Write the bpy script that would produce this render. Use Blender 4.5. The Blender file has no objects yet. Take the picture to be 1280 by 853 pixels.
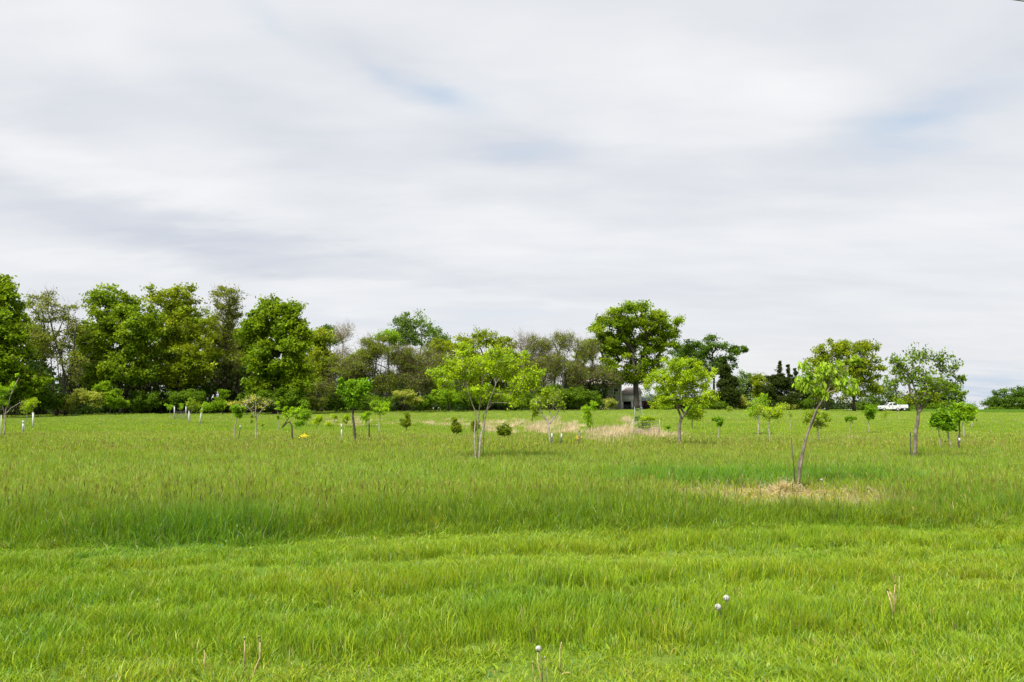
import bpy, bmesh, math
import numpy as np
from mathutils import Vector

S = bpy.context.scene
COL = S.collection
# ------------------------------------------------------------------ camera
F, CX, CY, CAMZ = 1000.0, 640.0, 426.5, 1.8
PITCH = math.atan((505 - 426.5) / 1000.0)
cp, sp_ = math.cos(PITCH), math.sin(PITCH)
cam_d = bpy.data.cameras.new('camera')
cam = bpy.data.objects.new('camera', cam_d); COL.objects.link(cam)
cam_d.sensor_width = 36.0
cam_d.lens = 36.0 * F / 1280.0
cam_d.clip_start = 0.1; cam_d.clip_end = 6000
cam.location = (0, 0, CAMZ)
cam.rotation_euler = (math.pi / 2 + PITCH, 0, 0)
S.camera = cam
# ------------------------------------------------------------------ light
SUN_EL, SUN_AZ = math.radians(58), math.radians(215)      # azimuth clockwise from +Y (behind left)
sd = bpy.data.lights.new('sun', 'SUN'); so = bpy.data.objects.new('sun', sd); COL.objects.link(so)
sd.energy = 4.3; sd.angle = math.radians(13); sd.color = (1.0, 0.96, 0.88)
sun_dir = Vector((math.sin(SUN_AZ) * math.cos(SUN_EL), math.cos(SUN_AZ) * math.cos(SUN_EL), math.sin(SUN_EL)))
so.rotation_euler = sun_dir.to_track_quat('Z', 'Y').to_euler()
S.view_settings.view_transform = 'Standard'; S.view_settings.look = 'None'
S.view_settings.exposure = 0.97; S.view_settings.gamma = 1.0
S.render.engine = 'CYCLES'
S.cycles.max_bounces = 4; S.cycles.diffuse_bounces = 3; S.cycles.transmission_bounces = 3
S.cycles.transparent_max_bounces = 4

W = bpy.data.worlds.new('World'); S.world = W; W.use_nodes = True


class NT:
    """small helper that writes node trees"""
    def __init__(s, nt): s.nt = nt
    def n(s, t, **kw):
        x = s.nt.nodes.new(t)
        for k, v in kw.items(): setattr(x, k, v)
        return x
    def put(s, sock, v):
        if v is None: return
        if isinstance(v, bpy.types.NodeSocket): s.nt.links.new(v, sock)
        else: sock.default_value = v
    def m(s, op, a, b=None, c=None, clamp=False):
        x = s.n('ShaderNodeMath', operation=op, use_clamp=clamp)
        s.put(x.inputs[0], a); s.put(x.inputs[1], b); s.put(x.inputs[2], c)
        return x.outputs[0]
    def mix(s, f, a, b, mode='MIX'):
        x = s.n('ShaderNodeMix', data_type='RGBA', blend_type=mode)
        s.put(x.inputs[0], f); s.put(x.inputs[6], a); s.put(x.inputs[7], b)
        return x.outputs[2]
    def noise(s, vec, scale, detail=3, rough=0.5, dist=0.0):
        x = s.n('ShaderNodeTexNoise')
        s.put(x.inputs['Vector'], vec); x.inputs['Scale'].default_value = scale
        x.inputs['Detail'].default_value = detail; x.inputs['Roughness'].default_value = rough
        x.inputs['Distortion'].default_value = dist
        return x.outputs['Fac']
    def ramp(s, f, a, b, smooth=True):
        x = s.n('ShaderNodeMapRange', interpolation_type='SMOOTHSTEP' if smooth else 'LINEAR')
        s.put(x.inputs[0], f); x.inputs[1].default_value = a; x.inputs[2].default_value = b
        return x.outputs[0]


def srgb(r, g, b):
    f = lambda c: (c / 255 / 12.92) if c / 255 <= 0.04045 else ((c / 255 + 0.055) / 1.055) ** 2.4
    return (f(r), f(g), f(b), 1)


def build_world():
    nt = W.node_tree; nt.nodes.clear(); q = NT(nt)
    out = q.n('ShaderNodeOutputWorld'); bg = q.n('ShaderNodeBackground')
    q.put(out.inputs[0], bg.outputs[0])
    STR = 0.0555
    bg.inputs[1].default_value = STR
    sky = q.n('ShaderNodeTexSky', sky_type='NISHITA')
    sky.sun_disc = False; sky.sun_elevation = SUN_EL; sky.sun_rotation = SUN_AZ
    sky.altitude = 200; sky.air_density = 1.0; sky.dust_density = 2.0
    tc = q.n('ShaderNodeTexCoord'); D = tc.outputs['Generated']
    sx = q.n('ShaderNodeSeparateXYZ'); q.put(sx.inputs[0], D)
    X, Y, Z = sx.outputs
    az = q.m('ARCTAN2', X, Y)
    el = q.m('ARCSINE', q.m('MINIMUM', q.m('MAXIMUM', Z, -1.0), 1.0))
    # cloud deck seen in perspective: project the direction on a plane overhead
    zz = q.m('ADD', q.m('MAXIMUM', Z, 0.0), 0.16)
    cv = q.n('ShaderNodeCombineXYZ')
    q.put(cv.inputs[0], q.m('DIVIDE', X, zz)); q.put(cv.inputs[1], q.m('DIVIDE', Y, zz))
    P = cv.outputs[0]
    mp = q.n('ShaderNodeMapping'); q.put(mp.inputs[0], P)
    mp.inputs['Rotation'].default_value = (0, 0, math.radians(22)); mp.inputs['Scale'].default_value = (0.8, 1.7, 1)
    mp.inputs['Location'].default_value = (3.1, 1.7, 0)
    big = q.noise(mp.outputs[0], 0.9, 4, 0.5, 0.25)
    fine = q.noise(mp.outputs[0], 2.8, 5, 0.55, 0.2)
    # az/el warped a little, for the larger masses of cloud
    wx = q.m('MULTIPLY', q.m('SUBTRACT', q.noise(P, 1.3, 4, 0.55), 0.5), 0.16)
    wy = q.m('MULTIPLY', q.m('SUBTRACT', q.noise(mp.outputs[0], 1.9, 4, 0.6), 0.5), 0.10)
    A = q.m('ADD', az, wx); E = q.m('ADD', el, wy)

    def blob(px, py, sx_, sy_, ang, amp):
        a0 = math.atan((px - CX) / F); e0 = math.atan((505 - py) / F * math.cos(a0))
        ca, sa = math.cos(math.radians(ang)), math.sin(math.radians(ang))
        da = q.m('SUBTRACT', A, a0); de = q.m('SUBTRACT', E, e0)
        u = q.m('DIVIDE', q.m('ADD', q.m('MULTIPLY', da, ca), q.m('MULTIPLY', de, sa)), sx_ / F)
        v = q.m('DIVIDE', q.m('SUBTRACT', q.m('MULTIPLY', de, ca), q.m('MULTIPLY', da, sa)), sy_ / F)
        r = q.m('ADD', q.m('MULTIPLY', u, u), q.m('MULTIPLY', v, v))
        return q.m('MULTIPLY', q.m('EXPONENT', q.m('MULTIPLY', r, -1.0)), amp)
    tone = q.m('ADD', q.m('MULTIPLY', q.m('SUBTRACT', big, 0.5), 0.75), q.m('MULTIPLY', q.m('SUBTRACT', fine, 0.5), 0.55))
    for b in [(90, 205, 260, 26, -8, .30), (560, 265, 260, 26, -10, .22), (150, 268, 330, 30, -12, -.27), (420, 325, 330, 20, -6, -.20),
              (130, 40, 150, 35, -35, .16), (60, 100, 210, 40, -12, -.16), (330, 150, 200, 45, -18, -.24), (470, 70, 110, 36, -20, -.30), (640, 182, 110, 24, -6, -.34),
              (800, 60, 200, 80, -20, .20), (1030, 110, 90, 30, -10, .26), (980, 150, 160, 36, 4, .08), (960, 200, 260, 36, -4, -.24), (1230, 90, 150, 50, 16, -.26),
              (1120, 290, 260, 26, 4, .12), (300, 372, 460, 18, 0, .10), (1240, 30, 90, 50, 0, .08), (250, 345, 300, 12, -3, .14), (990, 437, 60, 7, 0, .10)]:
        tone = q.m('ADD', tone, blob(*b))
    t = q.m('ADD', tone, 0.55, clamp=True)
    c1 = q.mix(q.ramp(t, 0.0, 0.5, False), srgb(203, 208, 219), srgb(226, 228, 232))
    c2 = q.mix(q.ramp(t, 0.5, 1.0, False), c1, srgb(246, 246, 247))
    # thin places where blue shows
    blue = None
    for b in [(1180, 140, 80, 24, 14, 1.05), (540, 112, 60, 18, -14, .95), (650, 182, 75, 12, -2, .60), (455, 74, 26, 12, -20, .55),
              (560, 402, 300, 16, 0, .35), (1225, 476, 140, 26, 0, .55), (330, 10, 60, 14, -30, .3), (1225, 492, 60, 10, 0, .5)]:
        bb = blob(*b); blue = bb if blue is None else q.m('ADD', blue, bb)
    blue = q.m('MULTIPLY', blue, q.ramp(fine, 0.25, 0.6))
    hz = q.ramp(el, 0.16, 0.0)
    cl = q.mix(q.m('MULTIPLY', hz, 0.45), c2, srgb(236, 235, 235))
    cloud = q.mix(q.m('MULTIPLY', blue, 0.8, clamp=True), cl, srgb(188, 206, 226))
    # colours above are display values: lift them by 1/strength
    vs = q.n('ShaderNodeVectorMath', operation='SCALE'); q.put(vs.inputs[0], cloud); vs.inputs['Scale'].default_value = 10.0
    fin = q.mix(0.94, sky.outputs[0], vs.outputs[0])
    q.put(bg.inputs[0], fin)


build_world()
# ------------------------------------------------------------------ numeric helpers


def hash2(ix, iy, seed):
    h = (ix.astype(np.int64) * 374761393 + iy.astype(np.int64) * 668265263 + seed * 1442695041) & 0xFFFFFFFF
    h = ((h ^ (h >> 13)) * 1274126177) & 0xFFFFFFFF
    return ((h ^ (h >> 16)) & 0xFFFF) / 65535.0


def vnoise(x, y, seed=0):
    x = np.asarray(x, float); y = np.asarray(y, float)
    ix = np.floor(x); iy = np.floor(y); fx = x - ix; fy = y - iy
    fx = fx * fx * (3 - 2 * fx); fy = fy * fy * (3 - 2 * fy)
    a = hash2(ix, iy, seed); b = hash2(ix + 1, iy, seed); c = hash2(ix, iy + 1, seed); d = hash2(ix + 1, iy + 1, seed)
    return (a * (1 - fx) + b * fx) * (1 - fy) + (c * (1 - fx) + d * fx) * fy


def fbm(x, y, seed=0, o=3):
    r = 0; a = 0.5; t = 0
    for k in range(o):
        r = r + a * vnoise(np.asarray(x) * 2 ** k, np.asarray(y) * 2 ** k, seed + k * 17); t += a; a *= .5
    return r / t


def sst(v, a, b):
    t = np.clip((np.asarray(v, float) - a) / (b - a), 0, 1)
    return t * t * (3 - 2 * t)


def terrain(x, y):
    x = np.asarray(x, float); y = np.asarray(y, float)
    yy = np.maximum(y, 1.0); az = x / yy
    amp = np.interp(az, [-.75, -.6, -.5, -.3, -.14, .06, .2, .36, .46, .6], [-.1, .05, .40, .42, .5, .70, .72, .60, .25, .0])
    z = amp * sst(y, 50, 140)
    und = (fbm(x / 14, y / 9, 5, 2) - .5) * 0.22 * sst(y, 10, 40) * (1 - .6 * sst(y, 80, 130))
    z = z + und + (fbm(x / 2.2, y / 1.3, 9, 2) - .5) * 0.05 * (1 - sst(y, 12, 20))
    d0 = np.interp(az, [-.2, .15, .35, .5], [250, 230, 190, 172])
    z = z - 0.035 * np.maximum(y - d0, 0) * sst(y, d0, d0 + 40)
    # a sweep of low ground behind the camera stays flat
    return np.where(y < 1, (fbm(x / 2.2, y / 1.3, 9, 2) - .5) * 0.05, z)


def strackcoord(x, y): return y - 0.17 * x + (fbm(x / 2.2, y / 4, 21, 3) - .5) * 1.7


def patch_mask(x, y):      # the flattened dead grass around the leaning tree
    return np.exp(-(((x - 4.95) / 1.95) ** 2 + ((y - 14.9) / 2.15) ** 2) ** 3) * (.45 + .55 * sst(fbm(x * 2.2, y * 2.2, 91, 2), .25, .5))


def back_mask(x, y):       # the lush bank of grass standing behind the flattened patch
    return sst(x, 1.2, 3.0) * (1 - sst(x, 8.5, 10)) * sst(y, 16.6, 17.2) * (1 - sst(y, 18.5, 21))


def grass_h(x, y):
    x = np.asarray(x, float); y = np.asarray(y, float)
    s = strackcoord(x, y)
    w = (fbm(x * .5, y * .5, 29, 2) - .5)
    saw = np.zeros_like(s + 0.0)
    for e0, e1, am in ((3.0, 5.7, .8), (5.7, 7.4, .7), (7.4, 9.3, 1.0), (9.3, 10.9, .75)):
        a0 = e0 + w * .5; saw = np.where((s > a0) & (s <= e1 + w * .5), am * (1 - sst(s, a0 + .15, e1)) * sst(s, a0, a0 + .1), saw)
    mow = 0.075 + 0.115 * saw * (.05 + 1.3 * fbm(x * .45, s * .3, 37, 3)) + (fbm(x * .35, s * 1.3, 33, 3) - .5) * 0.15
    edge = sst(s, 10.7, 11.7)
    tall = 0.29 + 0.08 * (1 - sst(s, 11, 16)) + .13 * np.exp(-((x + 4.3) / 1.6) ** 2 - ((y - 10.6) / .9) ** 2) + (fbm(x * .9, y * .9, 41, 3) - .5) * 0.24 + 0.07 * back_mask(x, y)
    far = 0.16 + (fbm(x * .1, y * .12, 47, 2) - .5) * 0.08
    t = tall * (1 - sst(y, 32, 44)) + far * sst(y, 32, 44)
    h = mow * (1 - edge) + t * edge
    return np.maximum(h * (1 - 0.85 * patch_mask(x, y)), .03)


def ray(px, py):
    u = (px - CX) / F; v = (CY - py) / F
    return np.array([u, cp - v * sp_, sp_ + v * cp])


_TS = 3.0 * np.exp(np.linspace(0, math.log(90), 1500))


def hit(px, py, g=0.75):
    r = ray(px, py)

    def gap(t): return CAMZ + r[2] * t - terrain(r[0] * t, r[1] * t) - g * grass_h(r[0] * t, r[1] * t)
    k = np.nonzero(gap(_TS) <= 0)[0]
    i = int(k[0]) if len(k) else len(_TS) - 1
    t = np.linspace(_TS[max(i - 1, 0)], _TS[i], 24); kk = np.nonzero(gap(t) <= 0)[0]
    p = r * t[int(kk[0]) if len(kk) else -1]
    return np.array([p[0], p[1], float(terrain(p[0], p[1]))])


def on_ray(px, py, d):      # world x and z of a pixel's ray where it is d metres away
    r = ray(px, py); k = d / r[1]
    return r[0] * k, CAMZ + r[2] * k


# ------------------------------------------------------------------ materials


def new_mat(name):
    m = bpy.data.materials.new(name); m.use_nodes = True; m.node_tree.nodes.clear()
    q = NT(m.node_tree); out = q.n('ShaderNodeOutputMaterial')
    return m, q, out


def leafy(name, trans=0.35, rough=0.5, spec=0.25, tint=False):
    m, q, out = new_mat(name)
    at = q.n('ShaderNodeAttribute', attribute_name='col'); c = at.outputs['Color']
    if tint:
        a2 = q.n('ShaderNodeAttribute', attribute_name='tint', attribute_type='INSTANCER')
        c = q.mix(1.0, c, a2.outputs['Color'], 'MULTIPLY')
    pb = q.n('ShaderNodeBsdfPrincipled'); q.put(pb.inputs['Base Color'], c)
    pb.inputs['Roughness'].default_value = rough; pb.inputs['Specular IOR Level'].default_value = spec
    tr = q.n('ShaderNodeBsdfTranslucent')
    tc = q.mix(1.0, c, (1.15, 1.1, 0.55, 1), 'MULTIPLY'); q.put(tr.inputs[0], tc)
    mx = q.n('ShaderNodeMixShader'); mx.inputs[0].default_value = trans
    q.put(mx.inputs[1], pb.outputs[0]); q.put(mx.inputs[2], tr.outputs[0]); q.put(out.inputs[0], mx.outputs[0])
    return m


M_LEAF = leafy('leaf', 0.5, 0.5, 0.15)
M_GRASS = leafy('grass_blade', 0.40, 0.42, 0.25, tint=True)
M_FLOWER = leafy('petal', 0.3, 0.7, 0.1)


def plain(name, col, rough=0.7, var=0.12, scale=6.0, metallic=0.0, bump=0.0):
    m, q, out = new_mat(name)
    pb = q.n('ShaderNodeBsdfPrincipled')
    tc = q.n('ShaderNodeTexCoord')
    nz = q.noise(tc.outputs['Object'], scale, 5, 0.6)
    d = tuple(c * (1 - var * 1.6) for c in col[:3]) + (1,); l = tuple(min(1, c * (1 + var)) for c in col[:3]) + (1,)
    q.put(pb.inputs['Base Color'], q.mix(q.ramp(nz, .3, .7), d, l))
    pb.inputs['Roughness'].default_value = rough; pb.inputs['Metallic'].default_value = metallic
    if bump:
        b = q.n('ShaderNodeBump'); b.inputs['Strength'].default_value = bump; q.put(b.inputs['Height'], nz)
        q.put(pb.inputs['Normal'], b.outputs[0])
    q.put(out.inputs[0], pb.outputs[0])
    return m


M_BARK = plain('bark', (0.16, 0.13, 0.10), 0.9, 0.35, 9, bump=.5)
M_BARK_DARK = plain('dark_bark', (0.055, 0.045, 0.037), 0.95, 0.4, 6, bump=.6)
M_BARK_PALE = plain('grey_bark', (0.30, 0.26, 0.22), 0.9, 0.3, 9, bump=.4)
M_WHITE = plain('white_paint', (0.60, 0.61, 0.63), 0.35, 0.05, 2)
M_WALL_W = plain('white_siding', (0.80, 0.81, 0.83), 0.7, 0.08, 1)
M_WALL_G = plain('grey_brown_siding', (0.30, 0.28, 0.22), 0.8, 0.15, 1)
M_ROOF = plain('brown_shingle', (0.30, 0.25, 0.23), 0.9, 0.2, 3)
M_ROOF_PALE = plain('pale_metal_roof', (0.5, 0.54, 0.6), 0.5, 0.1, 1)
M_BRICK = plain('dark_red_brick', (0.16, 0.05, 0.035), 0.85, 0.3, 2)
M_DARK = plain('dark_void', (0.02, 0.02, 0.02), 0.9, 0.2, 2)
M_RUBBER = plain('rubber', (0.03, 0.03, 0.03), 0.8, 0.2, 4)
M_TIP = plain('weathered_white_tip', (0.45, 0.46, 0.46), 0.6, 0.25, 12)
M_GLASS = plain('dark_glass', (0.03, 0.035, 0.04), 0.1, 0.1, 2)
M_STEEL = plain('galvanised_steel', (0.35, 0.36, 0.37), 0.5, 0.15, 9, metallic=.3)
M_POST = plain('dark_post', (0.06, 0.065, 0.06), 0.7, 0.3, 8)
M_TUBE = plain('pale_tree_guard', (0.40, 0.42, 0.38), 0.6, 0.12, 8)
M_WIRE = plain('fence_wire', (0.24, 0.24, 0.24), 0.5, 0.1, 5, metallic=.4)
M_CABLE = plain('cable', (0.12, 0.12, 0.13), 0.6, 0.1, 5)


def mesh(name, V, Q=None, T=None, mat=None, col=None, smooth=False):
    V = np.asarray(V, np.float32).reshape(-1, 3)
    Q = np.zeros((0, 4), np.int32) if Q is None else np.asarray(Q, np.int32).reshape(-1, 4)
    T = np.zeros((0, 3), np.int32) if T is None else np.asarray(T, np.int32).reshape(-1, 3)
    me = bpy.data.meshes.new(name)
    me.vertices.add(len(V)); me.vertices.foreach_set('co', V.ravel())
    nl = Q.size + T.size
    me.loops.add(nl); me.loops.foreach_set('vertex_index', np.concatenate([Q.ravel(), T.ravel()]))
    me.polygons.add(len(Q) + len(T))
    st = np.concatenate([np.arange(len(Q)) * 4, Q.size + np.arange(len(T)) * 3]).astype(np.int32)
    me.polygons.foreach_set('loop_start', st)
    if smooth: me.polygons.foreach_set('use_smooth', np.ones(len(st), bool))
    me.update(calc_edges=True)
    if col is not None:
        a = me.color_attributes.new('col', 'FLOAT_COLOR', 'POINT')
        c = np.ones((len(V), 4), np.float32); c[:, :3] = col
        a.data.foreach_set('color', c.ravel())
    if mat: me.materials.append(mat)
    return me


def link(name, me, parent=None, loc=None, **props):
    o = bpy.data.objects.new(name, me); COL.objects.link(o)
    if parent: o.parent = parent
    if loc is not None: o.location = loc
    for k, v in props.items():
        if v: o[k] = v
    return o


def thing(name, label, cat, loc, group=None):
    return link(name, None, loc=loc, label=label, category=cat, group=group)


class MB:
    """collects quads and triangles"""
    def __init__(s): s.V = []; s.Q = []; s.T = []; s.n = 0
    def add(s, V, Q=None, T=None):
        V = np.asarray(V, float).reshape(-1, 3)
        if Q is not None and len(Q): s.Q.append(np.asarray(Q) + s.n)
        if T is not None and len(T): s.T.append(np.asarray(T) + s.n)
        s.V.append(V); s.n += len(V)
    def box(s, x0, x1, y0, y1, z0, z1):
        s.add([(x, y, z) for z in (z0, z1) for y in (y0, y1) for x in (x0, x1)],
              [(0, 2, 3, 1), (4, 5, 7, 6), (0, 1, 5, 4), (2, 6, 7, 3), (0, 4, 6, 2), (1, 3, 7, 5)])
    def tube(s, P, R, k=6, cap=True):
        P = np.asarray(P, float); n = len(P); R = np.broadcast_to(np.asarray(R, float), (n,))
        T = np.gradient(P, axis=0); T /= np.linalg.norm(T, axis=1)[:, None] + 1e-9
        ref = np.array([0.31, 0.95, 0.05]) if abs(T[0] @ np.array([.31, .95, .05])) < .9 else np.array([1., 0, 0])
        A = np.cross(T, ref); A /= np.linalg.norm(A, axis=1)[:, None]; B = np.cross(T, A)
        th = np.arange(k) * 2 * math.pi / k
        V = P[:, None] + R[:, None, None] * (np.cos(th)[None, :, None] * A[:, None] + np.sin(th)[None, :, None] * B[:, None])
        i = np.arange(n - 1)[:, None] * k; j = np.arange(k)[None]; j2 = (j + 1) % k
        Q = np.stack([i + j, i + j2, i + k + j2, i + k + j], -1).reshape(-1, 4)
        V = V.reshape(-1, 3); T_ = []
        if cap:
            V = np.vstack([V, P[:1], P[-1:]]); c0 = n * k; c1 = c0 + 1
            T_ = [(c0, (a + 1) % k, a) for a in range(k)] + [(c1, (n - 1) * k + a, (n - 1) * k + (a + 1) % k) for a in range(k)]
        s.add(V, Q, T_)
    def sticks(s, A, B, ra, rb):      # many straight tapered three-sided twigs
        A = np.asarray(A); B = np.asarray(B); n = len(A)
        if n == 0: return
        d = B - A; d /= np.linalg.norm(d, axis=1)[:, None] + 1e-9
        u = np.cross(d, [0.3, 0.4, 0.86]); u /= np.linalg.norm(u, axis=1)[:, None] + 1e-9; v = np.cross(d, u)
        V = []
        for (P, r) in ((A, ra), (B, rb)):
            r = np.broadcast_to(np.asarray(r, float), (n,))[:, None]
            for k in range(3):
                t = k * 2 * math.pi / 3; V.append(P + r * (math.cos(t) * u + math.sin(t) * v))
        V = np.stack(V, 1).reshape(-1, 3); b = np.arange(n)[:, None] * 6
        Q = np.concatenate([b + np.array([[0, 1, 4, 3]]), b + np.array([[1, 2, 5, 4]]), b + np.array([[2, 0, 3, 5]])])
        s.add(V, Q)
    def me(s, name, mat, smooth=False, col=None):
        return mesh(name, np.vstack(s.V), np.vstack(s.Q) if s.Q else None, np.vstack(s.T) if s.T else None, mat, col, smooth)


def unit(v): return v / (np.linalg.norm(v, axis=-1, keepdims=True) + 1e-9)


# ------------------------------------------------------------------ ground
def build_ground():
    ys = np.concatenate([np.arange(-30, 2, 2.0), np.arange(2, 26, .25), np.arange(26, 60, .8), np.arange(60, 240, 2.5),
                         np.geomspace(242, 1600, 26)])
    h = np.concatenate([np.arange(0, 12, .3), np.arange(12, 40, 1.2), np.arange(40, 180, 4.0), np.geomspace(184, 1500, 18)])
    xs = np.concatenate([-h[:0:-1], h])
    X, Y = np.meshgrid(xs, ys); Z = terrain(X, Y)
    n, m = X.shape
    i = np.arange(n - 1)[:, None] * m; j = np.arange(m - 1)[None]
    Q = np.stack([i + j, i + j + 1, i + m + j + 1, i + m + j], -1).reshape(-1, 4)
    mt, q, out = new_mat('meadow_ground')
    tc = q.n('ShaderNodeTexCoord'); P = tc.outputs['Object']
    n1 = q.noise(P, 0.06, 4, .55); n2 = q.noise(P, 1.3, 5, .65); n3 = q.noise(P, 18, 4, .7)
    mp = q.n('ShaderNodeMapping'); q.put(mp.inputs[0], P); mp.inputs['Scale'].default_value = (.02, .16, 1)
    n4 = q.noise(mp.outputs[0], 1.0, 4, .6)
    c = q.mix(q.ramp(n1, .3, .7), (0.09, 0.16, 0.014, 1), (0.15, 0.20, 0.03, 1))
    c = q.mix(q.m('MULTIPLY', q.ramp(n4, .45, .75), .5), c, (0.17, 0.18, 0.05, 1))
    c = q.mix(q.m('MULTIPLY', q.ramp(n2, .35, .7), .45), c, (0.07, 0.13, 0.012, 1))
    c = q.mix(q.m('MULTIPLY', q.ramp(n3, .5, .8), .4), c, (0.06, 0.06, 0.025, 1))
    pb = q.n('ShaderNodeBsdfPrincipled'); q.put(pb.inputs['Base Color'], c); pb.inputs['Roughness'].default_value = .9
    pb.inputs['Specular IOR Level'].default_value = .1
    b = q.n('ShaderNodeBump'); b.inputs['Strength'].default_value = .6; b.inputs['Distance'].default_value = .08
    q.put(b.inputs['Height'], q.noise(P, 9, 6, .7)); q.put(pb.inputs['Normal'], b.outputs[0])
    q.put(out.inputs[0], pb.outputs[0])
    link('ground', mesh('ground', np.stack([X, Y, Z], -1), Q, mat=mt, smooth=True), kind='structure')


build_ground()


# ------------------------------------------------------------------ grass
def tuft(name, rng, n, rad, hmin, hmax, w, lean, seg=2, heads=0.0, dry=0.06, base=(1, 1, 1), h0=1.0):
    """one clump of blades; colours in 'col' vary blade by blade"""
    r = rad * np.sqrt(rng.random(n)); a = rng.random(n) * 2 * math.pi
    P = np.stack([r * np.cos(a), r * np.sin(a), np.full(n, -0.01)], -1)
    hmin, hmax = hmin * h0, hmax * h0
    h = hmin + (hmax - hmin) * rng.random(n) ** 1.2
    la = rng.random(n) * 2 * math.pi; lm = lean * (0.3 + rng.random(n)) * h
    L = np.stack([np.cos(la) * lm, np.sin(la) * lm, 0 * lm], -1) + P * [1, 1, 0] * (0.30 * h / rad)[:, None]
    L[:, 0] += 0.14 * h
    fa = rng.random(n) * math.pi; Sd = np.stack([np.cos(fa), np.sin(fa), 0 * fa], -1) * (w * (0.6 + .8 * rng.random(n)))[:, None] * .5
    up = np.array([0, 0, 1.0])
    mid = P + L * .32 + up * (h * .6)[:, None]; tip = P + L + up * (h * (1 - .25 * lean * rng.random(n)))[:, None]
    if seg == 2:
        V = np.stack([P - Sd, P + Sd, mid - Sd * .8, mid + Sd * .8, tip], 1).reshape(-1, 3)
        b = np.arange(n)[:, None] * 5
        Q = b + np.array([[0, 1, 3, 2]]); T = b + np.array([[2, 3, 4]]); k = 5
    else:
        V = np.stack([P - Sd, P + Sd, tip], 1).reshape(-1, 3)
        Q = None; T = np.arange(n)[:, None] * 3 + np.array([[0, 1, 2]]); k = 3
    c = np.array([0.148, 0.272, 0.009])[None] * (0.75 + .5 * rng.random((n, 1)))
    yl = rng.random((n, 1)) ** 2
    c = c * (1 - yl) + np.array([0.29, 0.40, 0.014]) * yl
    bl = (rng.random((n, 1)) < .12); c = np.where(bl, np.array([0.13, 0.26, 0.045]), c)
    dr = (rng.random((n, 1)) < dry); c = np.where(dr, np.array([0.36, 0.32, 0.10]), c)
    c = np.repeat(c * np.array(base), k, axis=0)
    mb = MB(); mb.add(V, Q, T)
    cols = [c]
    nh = int(n * heads)
    for i in range(nh):      # seed heads: a narrow brown spindle on a fine stalk
        x, y = rng.normal(0, rad * .5, 2); hh = hmax * (1.0 + .35 * rng.random()); dx, dy = rng.normal(0, .08, 2) * hh
        ww = w * .9; t = np.array([x + dx + .1 * hh, y + dy, hh])
        s0 = np.array([ww * .25, 0, 0]); m0 = np.array([x + dx * .7 + .07 * hh, y + dy * .7, hh * .78]); sd_ = np.array([ww, ww * .6, 0])
        mb.add([(x, y, 0) - s0, (x, y, 0) + s0, m0 + s0, m0 - s0, m0, m0 * .45 + t * .55 - sd_, t, m0 * .45 + t * .55 + sd_], [(0, 1, 2, 3), (4, 5, 6, 7)])
        cols += [np.tile([[0.20, 0.22, 0.03]], (4, 1)), np.tile([[0.20, 0.23, 0.03]] * (.8 + .4 * rng.random((1, 1))), (4, 1))]
    return link_off(name, mb.me(name, M_GRASS, col=np.clip(np.vstack(cols), .01, .9)))


def link_off(name, me): return bpy.data.objects.new(name, me)


def scatter(name, pts, rot, scl, var, tint, objs, label, cat):
    """points carry rotation, scale, kind and tint; geometry nodes put a clump on each"""
    coll = bpy.data.collections.new(name + '_clumps')
    for o in objs: coll.objects.link(o)
    me = mesh(name, pts)
    n = len(pts)
    for an, ty, dat, key in (('rot', 'FLOAT_VECTOR', rot, 'vector'), ('scl', 'FLOAT_VECTOR', scl, 'vector'), ('tint', 'FLOAT_VECTOR', tint, 'vector')):
        at = me.attributes.new(an, ty, 'POINT'); at.data.foreach_set(key, np.asarray(dat, np.float32).ravel())
    at = me.attributes.new('pick', 'INT', 'POINT'); at.data.foreach_set('value', np.asarray(var, np.int32))
    o = link(name, me, label=label, category=cat, kind='stuff')
    ng = bpy.data.node_groups.new(name, 'GeometryNodeTree')
    ng.interface.new_socket('Geometry', in_out='INPUT', socket_type='NodeSocketGeometry')
    ng.interface.new_socket('Geometry', in_out='OUTPUT', socket_type='NodeSocketGeometry')
    N = ng.nodes; L = ng.links
    gi = N.new('NodeGroupInput'); go = N.new('NodeGroupOutput'); ip = N.new('GeometryNodeInstanceOnPoints'); ci = N.new('GeometryNodeCollectionInfo')
    ci.inputs['Collection'].default_value = coll; ci.inputs['Separate Children'].default_value = True; ci.inputs['Reset Children'].default_value = True
    def na(nm, ty):
        x = N.new('GeometryNodeInputNamedAttribute'); x.data_type = ty; x.inputs['Name'].default_value = nm; return x.outputs['Attribute']
    L.new(gi.outputs[0], ip.inputs['Points']); L.new(ci.outputs[0], ip.inputs['Instance']); ip.inputs['Pick Instance'].default_value = True
    L.new(na('pick', 'INT'), ip.inputs['Instance Index']); L.new(na('rot', 'FLOAT_VECTOR'), ip.inputs['Rotation']); L.new(na('scl', 'FLOAT_VECTOR'), ip.inputs['Scale'])
    L.new(ip.outputs[0], go.inputs[0])
    md = o.modifiers.new('clumps', 'NODES'); md.node_group = ng
    return o


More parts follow.
